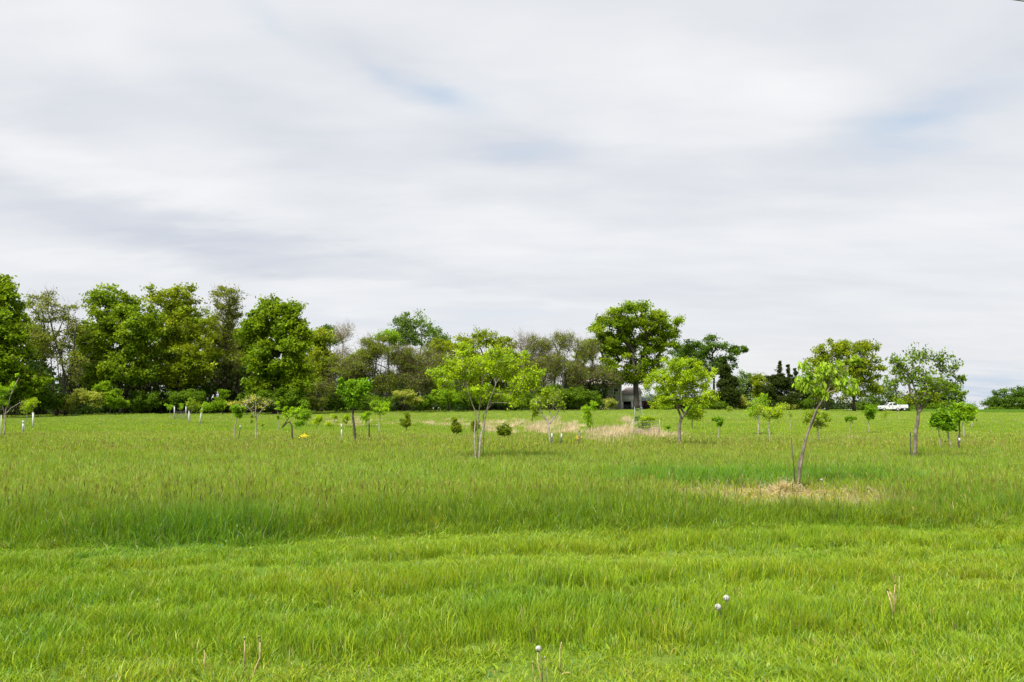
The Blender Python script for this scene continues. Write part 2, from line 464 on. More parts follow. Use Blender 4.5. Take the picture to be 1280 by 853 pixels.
def tint_at(x, y, rng):
    """lush, yellow-green and brownish stretches of the field, as they grow"""
    n = len(x)
    a = fbm(x / 1.6, y / .9, 61, 3); b = fbm(x / 9, y / 4.5, 67, 3); c = fbm(x / 22, y / 5, 71, 3)
    t = np.ones((n, 3)) * np.array([1.0, 1.0, 1.0])
    lush = sst(a, .50, .70)[:, None]; t = t * (1 - lush * .6) + np.array([.66, .90, 1.3]) * lush * .6
    yl = sst(b, .40, .65)[:, None]; t = t * (1 - yl * .5) + np.array([1.42, 1.18, 1.6]) * yl * .5
    s = strackcoord(x, y)
    mead = (sst(s, 12.5, 18) * (1 - sst(y, 42, 70)))[:, None]      # seed heads give the standing meadow a brownish cast
    t = t * (1 - mead * .65) + np.array([1.28, 1.16, 2.2]) * mead * .7
    br = (sst(c, .5, .7) * sst(y, 16, 30))[:, None]; t = t * (1 - br * .4) + np.array([1.35, 1.05, 2.4]) * br * .4
    ed = (sst(s, 10.6, 11.2) * (1 - sst(s, 13, 15.5)))[:, None]; t = t * (1 - ed * .55) + np.array([.95, 1.08, 1.3]) * ed * .4
    lt = np.exp(-((x + 4.3) / 1.5) ** 2 - ((y - 10.5) / .9) ** 2)[:, None]; t = t * (1 - lt * .6) + np.array([.6, .85, 1.6]) * lt * .6
    bk = back_mask(x, y)[:, None]; t = t * (1 - bk * .7) + np.array([.62, .92, 1.1]) * bk * .7
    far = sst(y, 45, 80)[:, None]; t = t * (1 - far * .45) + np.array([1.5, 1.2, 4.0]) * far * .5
    th = (sst(fbm(x * 1.7, y * 2.2, 97, 3), .60, .74) * (1 - sst(y, 12, 16)))[:, None]; t = t * (1 - th * .35) + np.array([1.5, 1.05, 1.8]) * th * .35
    pm = patch_mask(x, y)[:, None]; t = t * (1 - pm * .8) + np.array([2.6, 1.35, 9.0]) * pm * .8
    return t * (0.85 + .3 * rng.random((n, 1)))


def zone(rng, y0, y1, dens, margin=2.2, spread=.70):
    """uniform random points in the widening strip in front of the camera"""
    w0, w1 = spread * y0 + margin, spread * y1 + margin
    n = int((w0 + w1) * (y1 - y0) * dens)
    Y = y0 + (y1 - y0) * rng.random(n * 2); X = (rng.random(n * 2) * 2 - 1) * w1
    k = np.abs(X) < spread * Y + margin
    Xk, Yk = X[k], Y[k]
    m = min(len(Xk), n)
    return Xk[:m], Yk[:m]


def build_grass():
    rng = np.random.default_rng(11)
    short = [tuft('mown_clump', rng, 52, .12, .55, 1.25, .0065, .50, dry=.05, h0=.13) for _ in range(5)]
    for _ in range(2): short.append(tuft('weed_clump', rng, 15, .10, .45, .85, .026, .9, dry=.0, h0=.12, base=(.8, .85, 1.2)))
    # heights in the clumps are relative (1 = the local grass height), widths are real: made in a unit-high clump and scaled
    def fill(name, objs, X, Y, hmul, label, cat, rscale, h0):
        n = len(X); Z = terrain(X, Y); H = grass_h(X, Y) * hmul * (0.8 + .4 * rng.random(n))
        rot = np.stack([rng.normal(0, .08, n), rng.normal(0, .08, n), rng.random(n) * 6.283], -1)
        r = rscale * (0.8 + .4 * rng.random(n)); scl = np.stack([r, r, H / h0], -1)
        scatter(name, np.stack([X, Y, Z], -1), rot, scl, (rng.integers(0, len(objs), n) if name != 'mown_grass' else np.where(rng.random(n) < .13 * sst(fbm(X, Y, 83, 2), .4, .6) + .03, 5 + rng.integers(0, 2, n), rng.integers(0, 5, n))), tint_at(X, Y, rng), objs, label, cat)
    X, Y = zone(rng, 3.6, 8.0, 95); X2, Y2 = zone(rng, 8.0, 13.5, 75)
    X = np.concatenate([X, X2]); Y = np.concatenate([Y, Y2]); k = strackcoord(X, Y) < 11.4 + rng.normal(0, .2, len(X)); X, Y = X[k], Y[k]
    fill('mown_grass', short, X, Y, 1.05, 'short bright green mown grass along the near edge of the field', 'grass', 1.0, .13)
    tall = [tuft('meadow_clump', rng, 40, .15, .45, 1.15, .011, .32, heads=(.0 if i < 3 else .035), dry=.05, h0=.33) for i in range(6)]
    X, Y = zone(rng, 9.0, 17, 62, 3.0); X2, Y2 = zone(rng, 17, 27, 36, 3.0)
    X = np.concatenate([X, X2]); Y = np.concatenate([Y, Y2]); k = strackcoord(X, Y) > 10.9 + rng.normal(0, .25, len(X)); X, Y = X[k], Y[k]
    fill('meadow_grass', tall, X, Y, 1.0, 'tall uncut meadow grass starting behind the mown strip', 'grass', 1.0, .33)
    mid = [tuft('meadow_far_clump', rng, 34, .28, .45, 1.1, .020, .22, heads=.03, dry=.07, h0=.3) for i in range(5)]
    X, Y = zone(rng, 26.5, 48, 14, 4.0)
    fill('seeding_meadow_grass', mid, X, Y, 1.0, 'brownish seeding meadow grass in the middle of the field', 'grass', 1.0, .3)
    fr = [tuft('field_far_clump', rng, 46, .6, .5, 1.1, .035, .15, seg=1, dry=.06, h0=.16) for i in range(5)]
    X, Y = zone(rng, 47, 90, 3.0, 6.0); X2, Y2 = zone(rng, 90, 176, 1.0, 10.0)
    X = np.concatenate([X, X2]); Y = np.concatenate([Y, Y2])
    fill('distant_field_grass', fr, X, Y, 1.0, 'low green field grass reaching back to the trees', 'grass', 1.0, .16)
    X, Y = zone(rng, 160, 186, 2.5, 10.0); k = X / Y > .50; X, Y = X[k], Y[k]; n = len(X)
    r = 1 + .3 * rng.random(n)
    scatter('crop_rows', np.stack([X, Y, terrain(X, Y)], -1), np.stack([0 * r, 0 * r, r * 9], -1), np.stack([r, r, r * 3.5], -1), rng.integers(0, 5, n),
            np.array([.75, .9, 1.8]) * (0.8 + .4 * rng.random((n, 1))), fr, 'darker green strip of taller growth along the right skyline', 'crop')
    # dry straw-coloured stands, spotted across the middle distance
    st = [tuft('straw_clump', rng, 46, .30, .5, 1.1, .030, .20, seg=1, dry=1.0, base=(1.7, 1.55, 3.6), h0=.6) for i in range(3)]
    PX = []; PH = []
    for (x0, x1, y0, y1, n, h) in [(398, 450, 521, 529, 45, .4), (440, 560, 521, 528, 60, .35), (600, 640, 526, 536, 70, .45), (645, 708, 524, 538, 130, .5), (705, 722, 528, 538, 50, .45),
                                   (742, 800, 533, 546, 170, .5), (800, 826, 536, 545, 90, .55), (778, 788, 520, 527, 40, .5), (1054, 1070, 543, 547, 14, .25), (530, 600, 523, 529, 60, .3),
                                   (822, 850, 538, 544, 30, .35), (1195, 1220, 549, 556, 30, .25)]:
        for _ in range(int(n * .5)):
            u = rng.normal(.5, .30); p = hit(x0 + (x1 - x0) * u, y0 + (y1 - y0) * rng.normal(.5, .33) + 2); PX.append(p); PH.append(h * (.5 + .7 * rng.random()))
    PX = np.array(PX); n = len(PX); r = .8 + .6 * rng.random(n)
    scatter('straw_grass', PX, np.stack([0 * r, 0 * r, r * 9], -1), np.stack([r, r, np.array(PH) / .6], -1), rng.integers(0, 3, n),
            np.array([1., 1, 1]) * (0.8 + .4 * rng.random((n, 1))), st, 'dry straw coloured grass standing in pale bands across the field', 'dry grass')


build_grass()


# ------------------------------------------------------------------ trees
SP = dict(
    # cr clump radius (m), lpc leaves per clump, leaf size, flat clumps, shell bias, tw twigs per clump, col leaf colours, dens
    maple=dict(cr=1.35, lpc=150, leaf=(.38, .27), flat=.55, shell=.55, tips=9, col=[(.085, .155, .012), (.120, .200, .014), (.055, .112, .012)], dens=1.5, bark=M_BARK_DARK),
    oakyel=dict(cr=1.25, lpc=120, leaf=(.32, .24), flat=.65, shell=.5, tips=9, col=[(.115, .175, .016), (.145, .205, .018), (.080, .140, .014)], dens=1.35, bark=M_BARK_DARK),
    oakbig=dict(cr=1.45, lpc=230, leaf=(.34, .25), flat=.5, shell=.5, tips=10, col=[(.095, .175, .012), (.14, .215, .014), (.065, .13, .012)], dens=1.8, bark=M_BARK_DARK),
    open=dict(cr=1.3, lpc=85, leaf=(.25, .18), flat=.6, shell=.45, tips=10, col=[(.10, .15, .025), (.12, .16, .04), (.075, .12, .02)], dens=1.1, bark=M_BARK_DARK, tw=14),
    brush=dict(cr=1.2, lpc=110, leaf=(.20, .15), flat=.8, shell=.35, tips=10, col=[(.085, .14, .022), (.07, .12, .020), (.11, .165, .022)], dens=1.7, bark=M_BARK_DARK, tw=34),
    bare=dict(cr=1.1, lpc=22, leaf=(.20, .14), flat=.9, shell=.4, tips=10, col=[(.12, .13, .05), (.10, .12, .05)], dens=1.2, bark=M_BARK, tw=36),
    blue=dict(cr=1.5, lpc=120, leaf=(.34, .26), flat=.6, shell=.5, tips=9, col=[(.06, .125, .045), (.08, .15, .055), (.05, .10, .035)], dens=1.3, bark=M_BARK),
    dark=dict(cr=1.3, lpc=130, leaf=(.30, .20), flat=.6, shell=.5, tips=9, col=[(.045, .105, .018), (.06, .13, .02), (.035, .08, .016)], dens=1.4, bark=M_BARK_DARK),
    cedar=dict(cr=.85, lpc=190, leaf=(.36, .14), flat=.6, shell=.3, tips=8, col=[(.022, .042, .016), (.03, .052, .018), (.018, .032, .014)], dens=2.6, bark=M_BARK_DARK),
    shrub=dict(cr=.8, lpc=190, leaf=(.20, .14), flat=.65, shell=.45, tips=8, col=[(.055, .115, .014), (.075, .15, .016), (.04, .085, .012)], dens=1.6, bark=M_BARK_DARK),
    palesh=dict(cr=.7, lpc=210, leaf=(.18, .13), flat=.45, shell=.5, tips=9, col=[(.16, .22, .08), (.24, .28, .14), (.08, .14, .035)], dens=1.6, bark=M_BARK_DARK),
    limesh=dict(cr=.6, lpc=160, leaf=(.18, .12), flat=.6, shell=.5, tips=8, col=[(.10, .20, .015), (.14, .25, .02), (.07, .15, .014)], dens=1.6, bark=M_BARK),
    # orchard trees, much smaller leaves
    lime=dict(cr=.25, lpc=84, leaf=(.068, .040), flat=.8, shell=.45, tips=7, col=[(.165, .275, .014), (.225, .34, .018), (.085, .17, .012)], dens=1.6, bark=M_BARK_PALE, up=.8),
    orch=dict(cr=.28, lpc=95, leaf=(.082, .046), flat=.9, shell=.45, tips=7, col=[(.12, .25, .014), (.17, .31, .016), (.075, .165, .012)], dens=1.5, bark=M_BARK_PALE, up=.9),
    orchdark=dict(cr=.28, lpc=110, leaf=(.11, .06), flat=.9, shell=.4, tips=7, col=[(.06, .155, .012), (.09, .20, .014), (.11, .23, .016)], dens=1.7, bark=M_BARK_PALE, up=.9),
    thin=dict(cr=.26, lpc=28, leaf=(.095, .05), flat=1., shell=.4, tips=7, col=[(.11, .19, .02), (.14, .23, .025)], dens=1.3, bark=M_BARK_PALE, tw=2, up=.6),
    elm=dict(cr=.26, lpc=46, leaf=(.085, .05), flat=1.3, shell=.35, tips=7, col=[(.075, .15, .02), (.10, .18, .025), (.06, .12, .02)], dens=1.25, bark=M_BARK, up=.5),
    bud=dict(cr=.22, lpc=7, leaf=(.09, .05), flat=1., shell=.7, tips=5, col=[(.22, .28, .05), (.26, .30, .08)], dens=1.0, bark=M_BARK_PALE, tw=3, up=.5),
    peach=dict(cr=.17, lpc=22, leaf=(.13, .050), flat=.9, shell=.4, tips=6, col=[(.145, .27, .03), (.21, .33, .08), (.08, .17, .014)], dens=1.35, bark=M_BARK, droop=1.0),
    dkcon=dict(cr=.16, lpc=120, leaf=(.10, .035), flat=1., shell=.3, tips=6, col=[(.10, .16, .02), (.14, .20, .025), (.06, .11, .015)], dens=1.8, bark=M_BARK),
)


def gen_tree(rng, lobes, sp, trunk, tr, fork=0.45, dens=1.0, leafmul=1.0, csc=1.0):
    """lobes: list of (x,y,z,rx,ry,rz) in tree space; trunk: list of polylines (first is the main stem)"""
    cr = sp['cr'] * csc
    L = np.array(lobes, float)
    area = L[:, 3] * L[:, 5]
    n = int(np.clip(sp['dens'] * dens * area.sum() * math.pi / (cr * cr), 3, 210))
    pts = []; own = []; pick = np.concatenate([np.tile(np.arange(len(L)), 2), rng.choice(len(L), n * 6, p=area / area.sum())])
    lsz = np.clip(np.minimum(L[:, 3], L[:, 5]) / cr * .95, .35, 1.0)
    for i in pick:
        d = unit(rng.normal(size=3)); r = (sp['shell'] + (1 - sp['shell']) * rng.random()) * (0.82 + .18 * rng.random())
        wob = 0.82 + 0.36 * vnoise(d[0] * 2.2 + i * 7, d[2] * 2.2 + d[1] * 1.7, 3 + i)
        p = L[i, :3] + d * np.maximum(L[i, 3:] - cr * .4 * lsz[i], L[i, 3:] * .3) * r * wob
        if pts and np.min(np.linalg.norm((np.array(pts) - p) * [1, 1, 1.3], axis=1)) < cr * .5 * lsz[i]: continue
        pts.append(p); own.append(i)
        if len(pts) >= n: break
    C = np.array(pts)
    # skeleton: grow towards the nearest clump, favouring short ways back to the ground
    nodes = []; plen = []; par = []; kind = []
    wood = MB(); stemnodes = []
    for t in trunk:
        t = np.array(t, float); m = len(t)
        tt = np.linspace(0, 1, 9); seg = np.linspace(0, 1, m)
        P = np.stack([np.interp(tt, seg, t[:, k]) for k in range(3)], -1)
        wob = np.linalg.norm(t[-1] - t[0]) * .007
        P[1:-1] += rng.normal(0, wob, (7, 3)) * [1, 1, .3]
        taper = np.array([1.35] + list(1.0 - .55 * tt[1:]))
        grd = sum(1 for q_ in trunk if q_[0][2] < 0)
        if t[0][2] >= 0: taper = .62 - .3 * tt
        wood.tube(P, tr * taper / math.sqrt(grd) ** .8, 8)
        for k in range(9):
            if tt[k] >= (fork if t[0][2] < 0 else 0.12): nodes.append(P[k]); plen.append(tt[k] * np.linalg.norm(t[-1] - t[0])); par.append(-1)
    nb = len(nodes); left = list(range(len(C)))
    NP = np.array(nodes); PL = np.array(plen); ends = {}
    while left:
        D = np.linalg.norm(C[left][:, None] - NP[None], axis=2)
        below = np.maximum(NP[None, :, 2] - C[left][:, None, 2], 0)
        cost = D + .35 * PL[None] + below * .8
        i, j = np.unravel_index(np.argmin(cost), cost.shape)
        c = left.pop(i); par.append(int(j)); nodes.append(C[c])
        NP = np.vstack([NP, C[c]]); PL = np.append(PL, PL[j] + D[i, j]); ends[len(nodes) - 1] = c
    cnt = np.ones(len(nodes))
    for k in range(len(nodes) - 1, nb - 1, -1): cnt[par[k]] += cnt[k]
    r1 = tr * .62 / math.sqrt(max(cnt[nb:].max() if len(cnt) > nb else 1, 1))
    r1 = min(r1, tr * .15); dirs = {}
    for k in range(nb, len(nodes)):
        a, b = nodes[par[k]], nodes[k]; ln = np.linalg.norm(b - a)
        mid = a * .5 + b * .5 + np.array([0, 0, 1]) * ln * .10 + rng.normal(0, ln * .05, 3)
        if par[k] in dirs: mid = mid * .6 + (a + dirs[par[k]] * ln * .5) * .4
        t = np.linspace(0, 1, 5)[:, None]; P = (1 - t) ** 2 * a + 2 * t * (1 - t) * mid + t * t * b
        dirs[k] = unit(P[-1] - P[-2])
        ra = min(r1 * math.sqrt(cnt[k]) * 1.1, tr * .7); rb = ra * .72
        wood.tube(P, np.linspace(ra, rb, 5), 5 if ra > .3 * tr else 4, cap=False)
    # twigs and leaves
    K = sp['tips']; n = len(C); up = sp.get('up', .35); droop = sp.get('droop', 0)
    cd = unit(C - (L[:, :3] * area[:, None]).sum(0) / area.sum())
    size = cr * (0.7 + .55 * rng.random((n, 1, 1))) * lsz[own][:, None, None]
    d = rng.normal(size=(n, K, 3)) + cd[:, None] * .35; d[..., 2] += up; d = unit(d)
    tips = C[:, None] + d * size * (0.45 + .6 * rng.random((n, K, 1))) * 1.12 * [1, 1, sp['flat']]
    Cr = np.repeat(C[:, None], K, 1)
    wood.sticks(Cr.reshape(-1, 3), tips.reshape(-1, 3), r1 * .7, r1 * .22)
    lp = max(1, int(sp['lpc'] * leafmul / K))
    u = rng.random((n, K, lp, 1)) ** .6
    base = Cr[:, :, None] * (1 - u) + tips[:, :, None] * u
    pos = base + rng.normal(size=(n, K, lp, 3)) * size[..., None] * [.21, .21, .15]
    NL = n * K * lp; pos = pos.reshape(-1, 3)
    out = np.repeat(unit(tips - C[:, None])[:, :, None], lp, 2).reshape(-1, 3)
    ax = unit(rng.normal(size=(NL, 3)) * .8 + out * .6 + np.array([0, 0, -.25 - droop * 1.3]))
    nr = unit(rng.normal(size=(NL, 3)) * .75 + np.array([0, 0, 1.0 - .6 * droop])); sd_ = unit(np.cross(nr, ax))
    s = (0.65 + .7 * rng.random((NL, 1))); l, w = sp['leaf']; ls = csc ** .5
    V = np.stack([pos - ax * l * .5 * s * ls, pos + sd_ * w * .5 * s * ls, pos + ax * l * .5 * s * ls, pos - sd_ * w * .5 * s * ls], 1).reshape(-1, 3)
    Q = np.arange(NL * 4).reshape(-1, 4)
    cols = np.array(sp['col']); ci = rng.integers(0, len(cols), n)
    cc = cols[ci][:, None, None] * .5 + cols[rng.integers(0, len(cols), (n, K, lp))] * .5
    cc = cc * (0.8 + .4 * rng.random((n, 1, 1, 1))) * (0.8 + .4 * rng.random((n, K, lp, 1)))
    cc = np.repeat(cc.reshape(-1, 3), 4, 0) * [2.1, 1.78, .75]
    crown = MB(); crown.add(V, Q); colr = [cc]
    tw = int(sp.get('tw', 0) * (1 if leafmul >= .5 else .6))
    if tw:
        a = C[:, None] + rng.normal(size=(n, tw, 3)) * size * .45
        dd = unit(rng.normal(size=(n, tw, 3)) + np.array([0, 0, .6]) + cd[:, None] * .4)
        b = a + dd * size * (0.5 + .7 * rng.random((n, tw, 1)))
        a = a.reshape(-1, 3); b = b.reshape(-1, 3); w_ = max(cr * .018, .004)
        sd2 = unit(np.cross(b - a, rng.normal(size=a.shape))) * w_
        crown.add(np.stack([a - sd2, a + sd2, b], 1).reshape(-1, 3), None, np.arange(len(a) * 3).reshape(-1, 3))
        tc = np.array([.21, .165, .12]) * (0.6 + .7 * rng.random((len(a), 1)))
        colr.append(np.repeat(tc, 3, 0))
    return wood, crown, np.vstack(colr)


SEED = [100]


def tree(name, label, cat, base, lobes, sp, trunk=None, tr=None, d=None, group=None, fork=.45, dens=1.0, leafmul=1.0, csc=1.0, seed=None, bark=None):
    """base (px,py) of the foot; lobes (px,py,rx,ry) in photograph pixels, turned to metres at the tree's distance"""
    SEED[0] += 1; rng = np.random.default_rng(seed or SEED[0])
    if d is None: b = hit(*base)
    else:
        x, _ = on_ray(base[0], 512, d); b = np.array([x, d, float(terrain(x, d))])
    D = b[1]; k = D / F
    L3 = []
    for i, (px, py, rx, ry) in enumerate(lobes):
        x, z = on_ray(px, py, D)
        ryy = rx * k * .9
        L3.append((x - b[0], rng.normal(0, .12) * rx * k, z - b[2], rx * k, ryy, ry * k))
    top = max(l[2] + l[5] for l in L3); low = min(l[2] - l[5] for l in L3)
    cxm = np.average([l[0] for l in L3], weights=[l[3] * l[5] for l in L3])
    if trunk is None:
        h = low + (top - low) * .55
        T = [[(0, 0, -.1), (cxm * .15, 0, h * .4), (cxm * .8, 0, h)]]
    else:
        T = []
        for st in trunk:
            pl = []
            for q_ in st:
                x, z = on_ray(q_[0], q_[1], D); pl.append((x - b[0], q_[2] if len(q_) > 2 else 0, z - b[2]))
            if st[0][1] > base[1] - 5: pl[0] = (pl[0][0], pl[0][1], -.1)
            else: pl[0] = (pl[0][0], pl[0][1], max(pl[0][2], .05))
            T.append(pl)
    tr = .72 * (max(.02, (top) * .022) if tr is None else tr)
    wood, crown, cols = gen_tree(rng, L3, SP[sp], T, tr, fork, dens, leafmul, csc)
    o = thing(name, label, cat, tuple(b), group)
    link('trunk', wood.me(name + '_trunk', bark or SP[sp]['bark'], smooth=True), o)
    link('crown', crown.me(name + '_crown', M_LEAF, col=np.clip(cols, .005, .9)), o)
    return o


def copy_tree(src, label, px, d, scale, rotz, group=None):
    x, _ = on_ray(px, 512, d)
    c = src.copy(); COL.objects.link(c); c.location = (x, d, float(terrain(x, d))); c.rotation_euler = (0, 0, rotz); c.scale = (scale,) * 3
    c['label'] = label
    if group: c['group'] = group
    for ch in src.children:
        k = ch.copy(); COL.objects.link(k); k.parent = c
    return c


G_W = 'big trees along the edge of the wood'
G_O = 'young trees planted across the field'


def build_wood():
    T = tree
    T('maple_tree', 'tall green tree cut off by the left edge of the photo, tallest at that end', 'tree', (-8, 524), [(-10, 400, 52, 62), (8, 440, 40, 50), (-30, 470, 50, 40), (30, 480, 30, 22), (0, 365, 26, 30)], 'maple', d=100, group=G_W, tr=.4, leafmul=1.15)
    T('open_tree', 'loose half bare tree with a dark leaning trunk, right of the leftmost tall tree', 'tree', (78, 519), [(55, 385, 30, 30), (85, 400, 26, 34), (60, 430, 36, 30), (95, 455, 22, 22)], 'open', d=108, group=G_W, trunk=[[(82, 519), (80, 470), (68, 420), (60, 390)], [(70, 519), (92, 450), (95, 400)]], tr=.30, fork=.35)
    m3 = T('maple_tree', 'full green tree with small sky gaps near its top, above the pale flowering bush', 'tree', (152, 517), [(140, 385, 38, 34), (170, 410, 38, 36), (130, 425, 34, 34), (165, 460, 42, 32), (125, 470, 30, 22)], 'maple', d=113, group=G_W, tr=.42, leafmul=.95)
    y4 = T('oak_tree', 'broad yellow green tree with tassels, fourth from the left edge of the wood', 'tree', (222, 516), [(215, 375, 40, 24), (230, 405, 40, 34), (200, 430, 32, 34), (245, 440, 34, 36), (225, 470, 38, 26)], 'oakyel', d=116, group=G_W, tr=.4)
    T('oak_tree', 'slim airy tree standing up above its neighbours left of the round bright tree', 'tree', (283, 516), [(286, 370, 22, 22), (285, 395, 24, 24), (278, 425, 22, 26), (290, 455, 24, 28)], 'open', d=120, group=G_W, trunk=[[(280, 516), (281, 460), (285, 410), (287, 372)]], tr=.36, fork=.3, leafmul=1.7)
    m6 = T('maple_tree', 'dense round bright green tree at the right end of the tall wood', 'tree', (343, 516), [(345, 395, 34, 32), (362, 420, 32, 34), (325, 420, 30, 36), (345, 450, 46, 36), (340, 480, 44, 26), (375, 470, 22, 26)], 'maple', d=112, group=G_W, tr=.42, leafmul=1.35, dens=1.15)
    # second row, deeper in
    gb = 'trees at the back of the wood'
    for (px, d, s, rz, src, lab) in [(20, 124, .92, 1.0, m3, 'dark green tree behind the two leftmost tall trees'), (112, 130, .90, 2.2, m6, 'green crown filling the gap behind the half bare tree'),
                                     (190, 134, .98, 4.0, m3, 'green crown just behind the left side of the yellow green tree'), (262, 134, .86, .6, y4, 'yellowish crown behind the slim airy tree'),
                                     (310, 136, .88, 3.0, m6, 'green crown behind the left shoulder of the round bright tree'), (-70, 118, 1.0, 3.9, m6, 'round green tree outside the left edge, beside the tallest tree')]:
        copy_tree(src, lab, px, d, s, rz, gb)
    T('oak_tree', 'yellow green tree just right of the round bright tree, half behind it', 'tree', (402, 515), [(400, 425, 18, 20), (408, 455, 24, 24), (395, 480, 20, 20)], 'oakyel', d=128, group=G_W, tr=.25)
    T('maple_tree', 'dark green crown showing low behind the slender almost bare tree', 'tree', (412, 515), [(405, 415, 16, 12), (418, 425, 14, 14)], 'dark', d=150, group=G_W, tr=.25)
    T('bare_tree', 'slender almost bare grey tree standing above the brown thicket', 'tree', (428, 515), [(428, 415, 15, 20), (430, 445, 14, 18)], 'bare', d=132, group=G_W, trunk=[[(429, 515), (428, 460), (429, 410)]], tr=.2, fork=.3, bark=M_BARK_PALE)
    T('brushy_tree', 'brown twiggy tree leaning left below the slender bare tree', 'tree', (425, 515), [(430, 462, 30, 22), (415, 485, 24, 18)], 'brush', d=126, group=G_W, trunk=[[(420, 515), (424, 480), (435, 455)], [(432, 515), (412, 475)]], tr=.22, fork=.3)
    T('brushy_tree', 'olive twiggy tree left of the bluish far tree', 'tree', (468, 515), [(470, 438, 28, 20), (455, 462, 26, 24), (480, 478, 26, 22)], 'brush', d=128, group=G_W, trunk=[[(465, 515), (468, 470), (472, 440)], [(470, 515), (485, 470)]], tr=.25, fork=.3, leafmul=1.5)
    T('oak_tree', 'small lime green crown on top of the brown thicket, left of the bluish tree', 'tree', (488, 515), [(487, 422, 20, 12), (452, 445, 14, 12)], 'limesh', d=130, group=G_W, trunk=[[(486, 515), (487, 430)]], tr=.2, csc=1.8)
    T('elm_tree', 'bluish green rounded tree, highest crown in the middle of the wood', 'tree', (520, 515), [(518, 405, 32, 18), (505, 425, 26, 16), (540, 425, 26, 20), (555, 440, 20, 16)], 'blue', d=165, group=G_W, tr=.4, leafmul=1.1)
    T('brushy_tree', 'brown twiggy tree with crossing dark trunks below the bluish tree', 'tree', (515, 515), [(505, 450, 30, 22), (535, 455, 28, 24), (515, 478, 34, 20)], 'brush', d=130, group=G_W, trunk=[[(505, 515), (502, 470), (490, 440)], [(515, 515), (535, 460)], [(525, 515), (515, 450)]], tr=.3, fork=.3, leafmul=.8)
    T('brushy_tree', 'brown twiggy tree behind the left side of the big multi stemmed lime tree', 'tree', (560, 515), [(562, 462, 28, 24), (550, 485, 26, 18)], 'brush', d=132, group=G_W, tr=.25, leafmul=1.3)
    T('oak_tree', 'olive crowned tree rising behind the big multi stemmed lime tree', 'tree', (605, 515), [(600, 425, 34, 15), (585, 440, 26, 18), (628, 432, 24, 16), (605, 462, 44, 26)], 'oakyel', d=140, group=G_W, tr=.35, leafmul=.8)
    T('brushy_tree', 'brownish tree with a twisting black trunk left of the great oak', 'tree', (690, 514), [(675, 435, 24, 20), (705, 428, 24, 16), (690, 455, 40, 24), (715, 470, 26, 24)], 'brush', d=136, group=G_W, trunk=[[(695, 514), (692, 475), (702, 450), (690, 425)], [(690, 514), (712, 470), (724, 435)]], tr=.34, fork=.3, leafmul=.65)
    T('brushy_tree', 'greyish brown twiggy tree arching over the grey house', 'tree', (735, 514), [(735, 440, 18, 20), (740, 470, 26, 18), (762, 472, 16, 12)], 'brush', d=140, group=G_W, tr=.25, leafmul=.7)
    T('bare_tree', 'thin leafless tree poking up between the olive crown and the black trunked tree', 'tree', (655, 515), [(655, 432, 16, 18), (650, 460, 18, 20)], 'bare', d=138, group=G_W, tr=.2)
    gc = 'crowns glimpsed behind the middle of the wood'
    bt = [o for o in COL.objects if o.name.startswith('brushy_tree')]
    for (px, d, s, rz, src, lab) in [(395, 146, .75, 1.2, y4, 'yellow green crown behind the tree next to the round bright one'), (440, 150, 1.0, 2.0, bt[0], 'olive brush far behind the slender bare tree'),
                                     (500, 150, 1.0, 3.0, bt[1], 'olive brush far behind the pale topped bush'), (545, 152, .72, 4.0, y4, 'yellow green crown right of the bluish rounded tree'),
                                     (585, 154, 1.0, 5.0, bt[1], 'olive brush filling behind the multi stemmed lime tree'), (645, 150, .62, 1.0, m3, 'green crown between the olive crown and the black trunked tree'),
                                     (670, 155, 1.0, .5, bt[2], 'brush behind the left of the black trunked tree'), (725, 156, .62, 2.7, y4, 'yellow green crown behind the black trunked tree')]:
        copy_tree(src, lab, px, d, s, rz, gc)
    # great oak
    T('oak_tree', 'great spreading oak, the largest lone crown, over the white garage', 'tree', (795, 514), [(795, 398, 44, 24), (765, 412, 34, 22), (828, 408, 30, 22), (750, 432, 22, 18), (795, 430, 50, 22), (835, 436, 24, 16), (780, 452, 40, 24), (808, 462, 28, 20), (768, 470, 20, 12), (785, 474, 20, 10), (825, 455, 22, 20)],
      'oakbig', d=146, group=G_W, trunk=[[(795, 516), (794, 480), (792, 440)], [(796, 516), (796, 480), (806, 430)]], tr=.95, fork=.5, leafmul=1.1, dens=1.05)
    T('elm_tree', 'dark green irregular tree with a ragged right side, right of the great oak', 'tree', (893, 514), [(885, 430, 22, 16), (868, 440, 18, 18), (910, 440, 20, 18), (925, 438, 12, 7), (890, 458, 34, 18)], 'dark', d=150, group=G_W, tr=.4, leafmul=1.1)
    T('elm_tree', 'green crown filling between the great oak and the ragged dark tree', 'tree', (850, 514), [(850, 440, 16, 14), (856, 462, 24, 22), (845, 480, 22, 14)], 'dark', d=160, group=G_W, tr=.3)
    T('cedar_tree', 'narrow blackish evergreen below the ragged dark tree', 'tree', (908, 514), [(906, 449, 1.6, 4), (906, 454, 3, 4.5), (906, 460, 5, 5), (906, 467, 7, 6), (906, 466, 9, 14), (909, 480, 14, 16), (910, 496, 18, 16)], 'cedar', d=142, group=G_W, trunk=[[(908, 514), (906, 455)]], tr=.2, fork=.15)
    T('elm_tree', 'muted grey green rounded tree between the two dark evergreens', 'tree', (932, 513), [(932, 476, 16, 16), (926, 492, 14, 14), (944, 488, 14, 14)], 'blue', d=175, group=G_W, tr=.25)
    T('elm_tree', 'bright yellow green rounded tree left of the spired dark evergreen', 'tree', (952, 513), [(948, 478, 13, 12), (960, 480, 14, 10), (955, 494, 18, 14)], 'oakyel', d=172, group=G_W, tr=.25, leafmul=1.2)
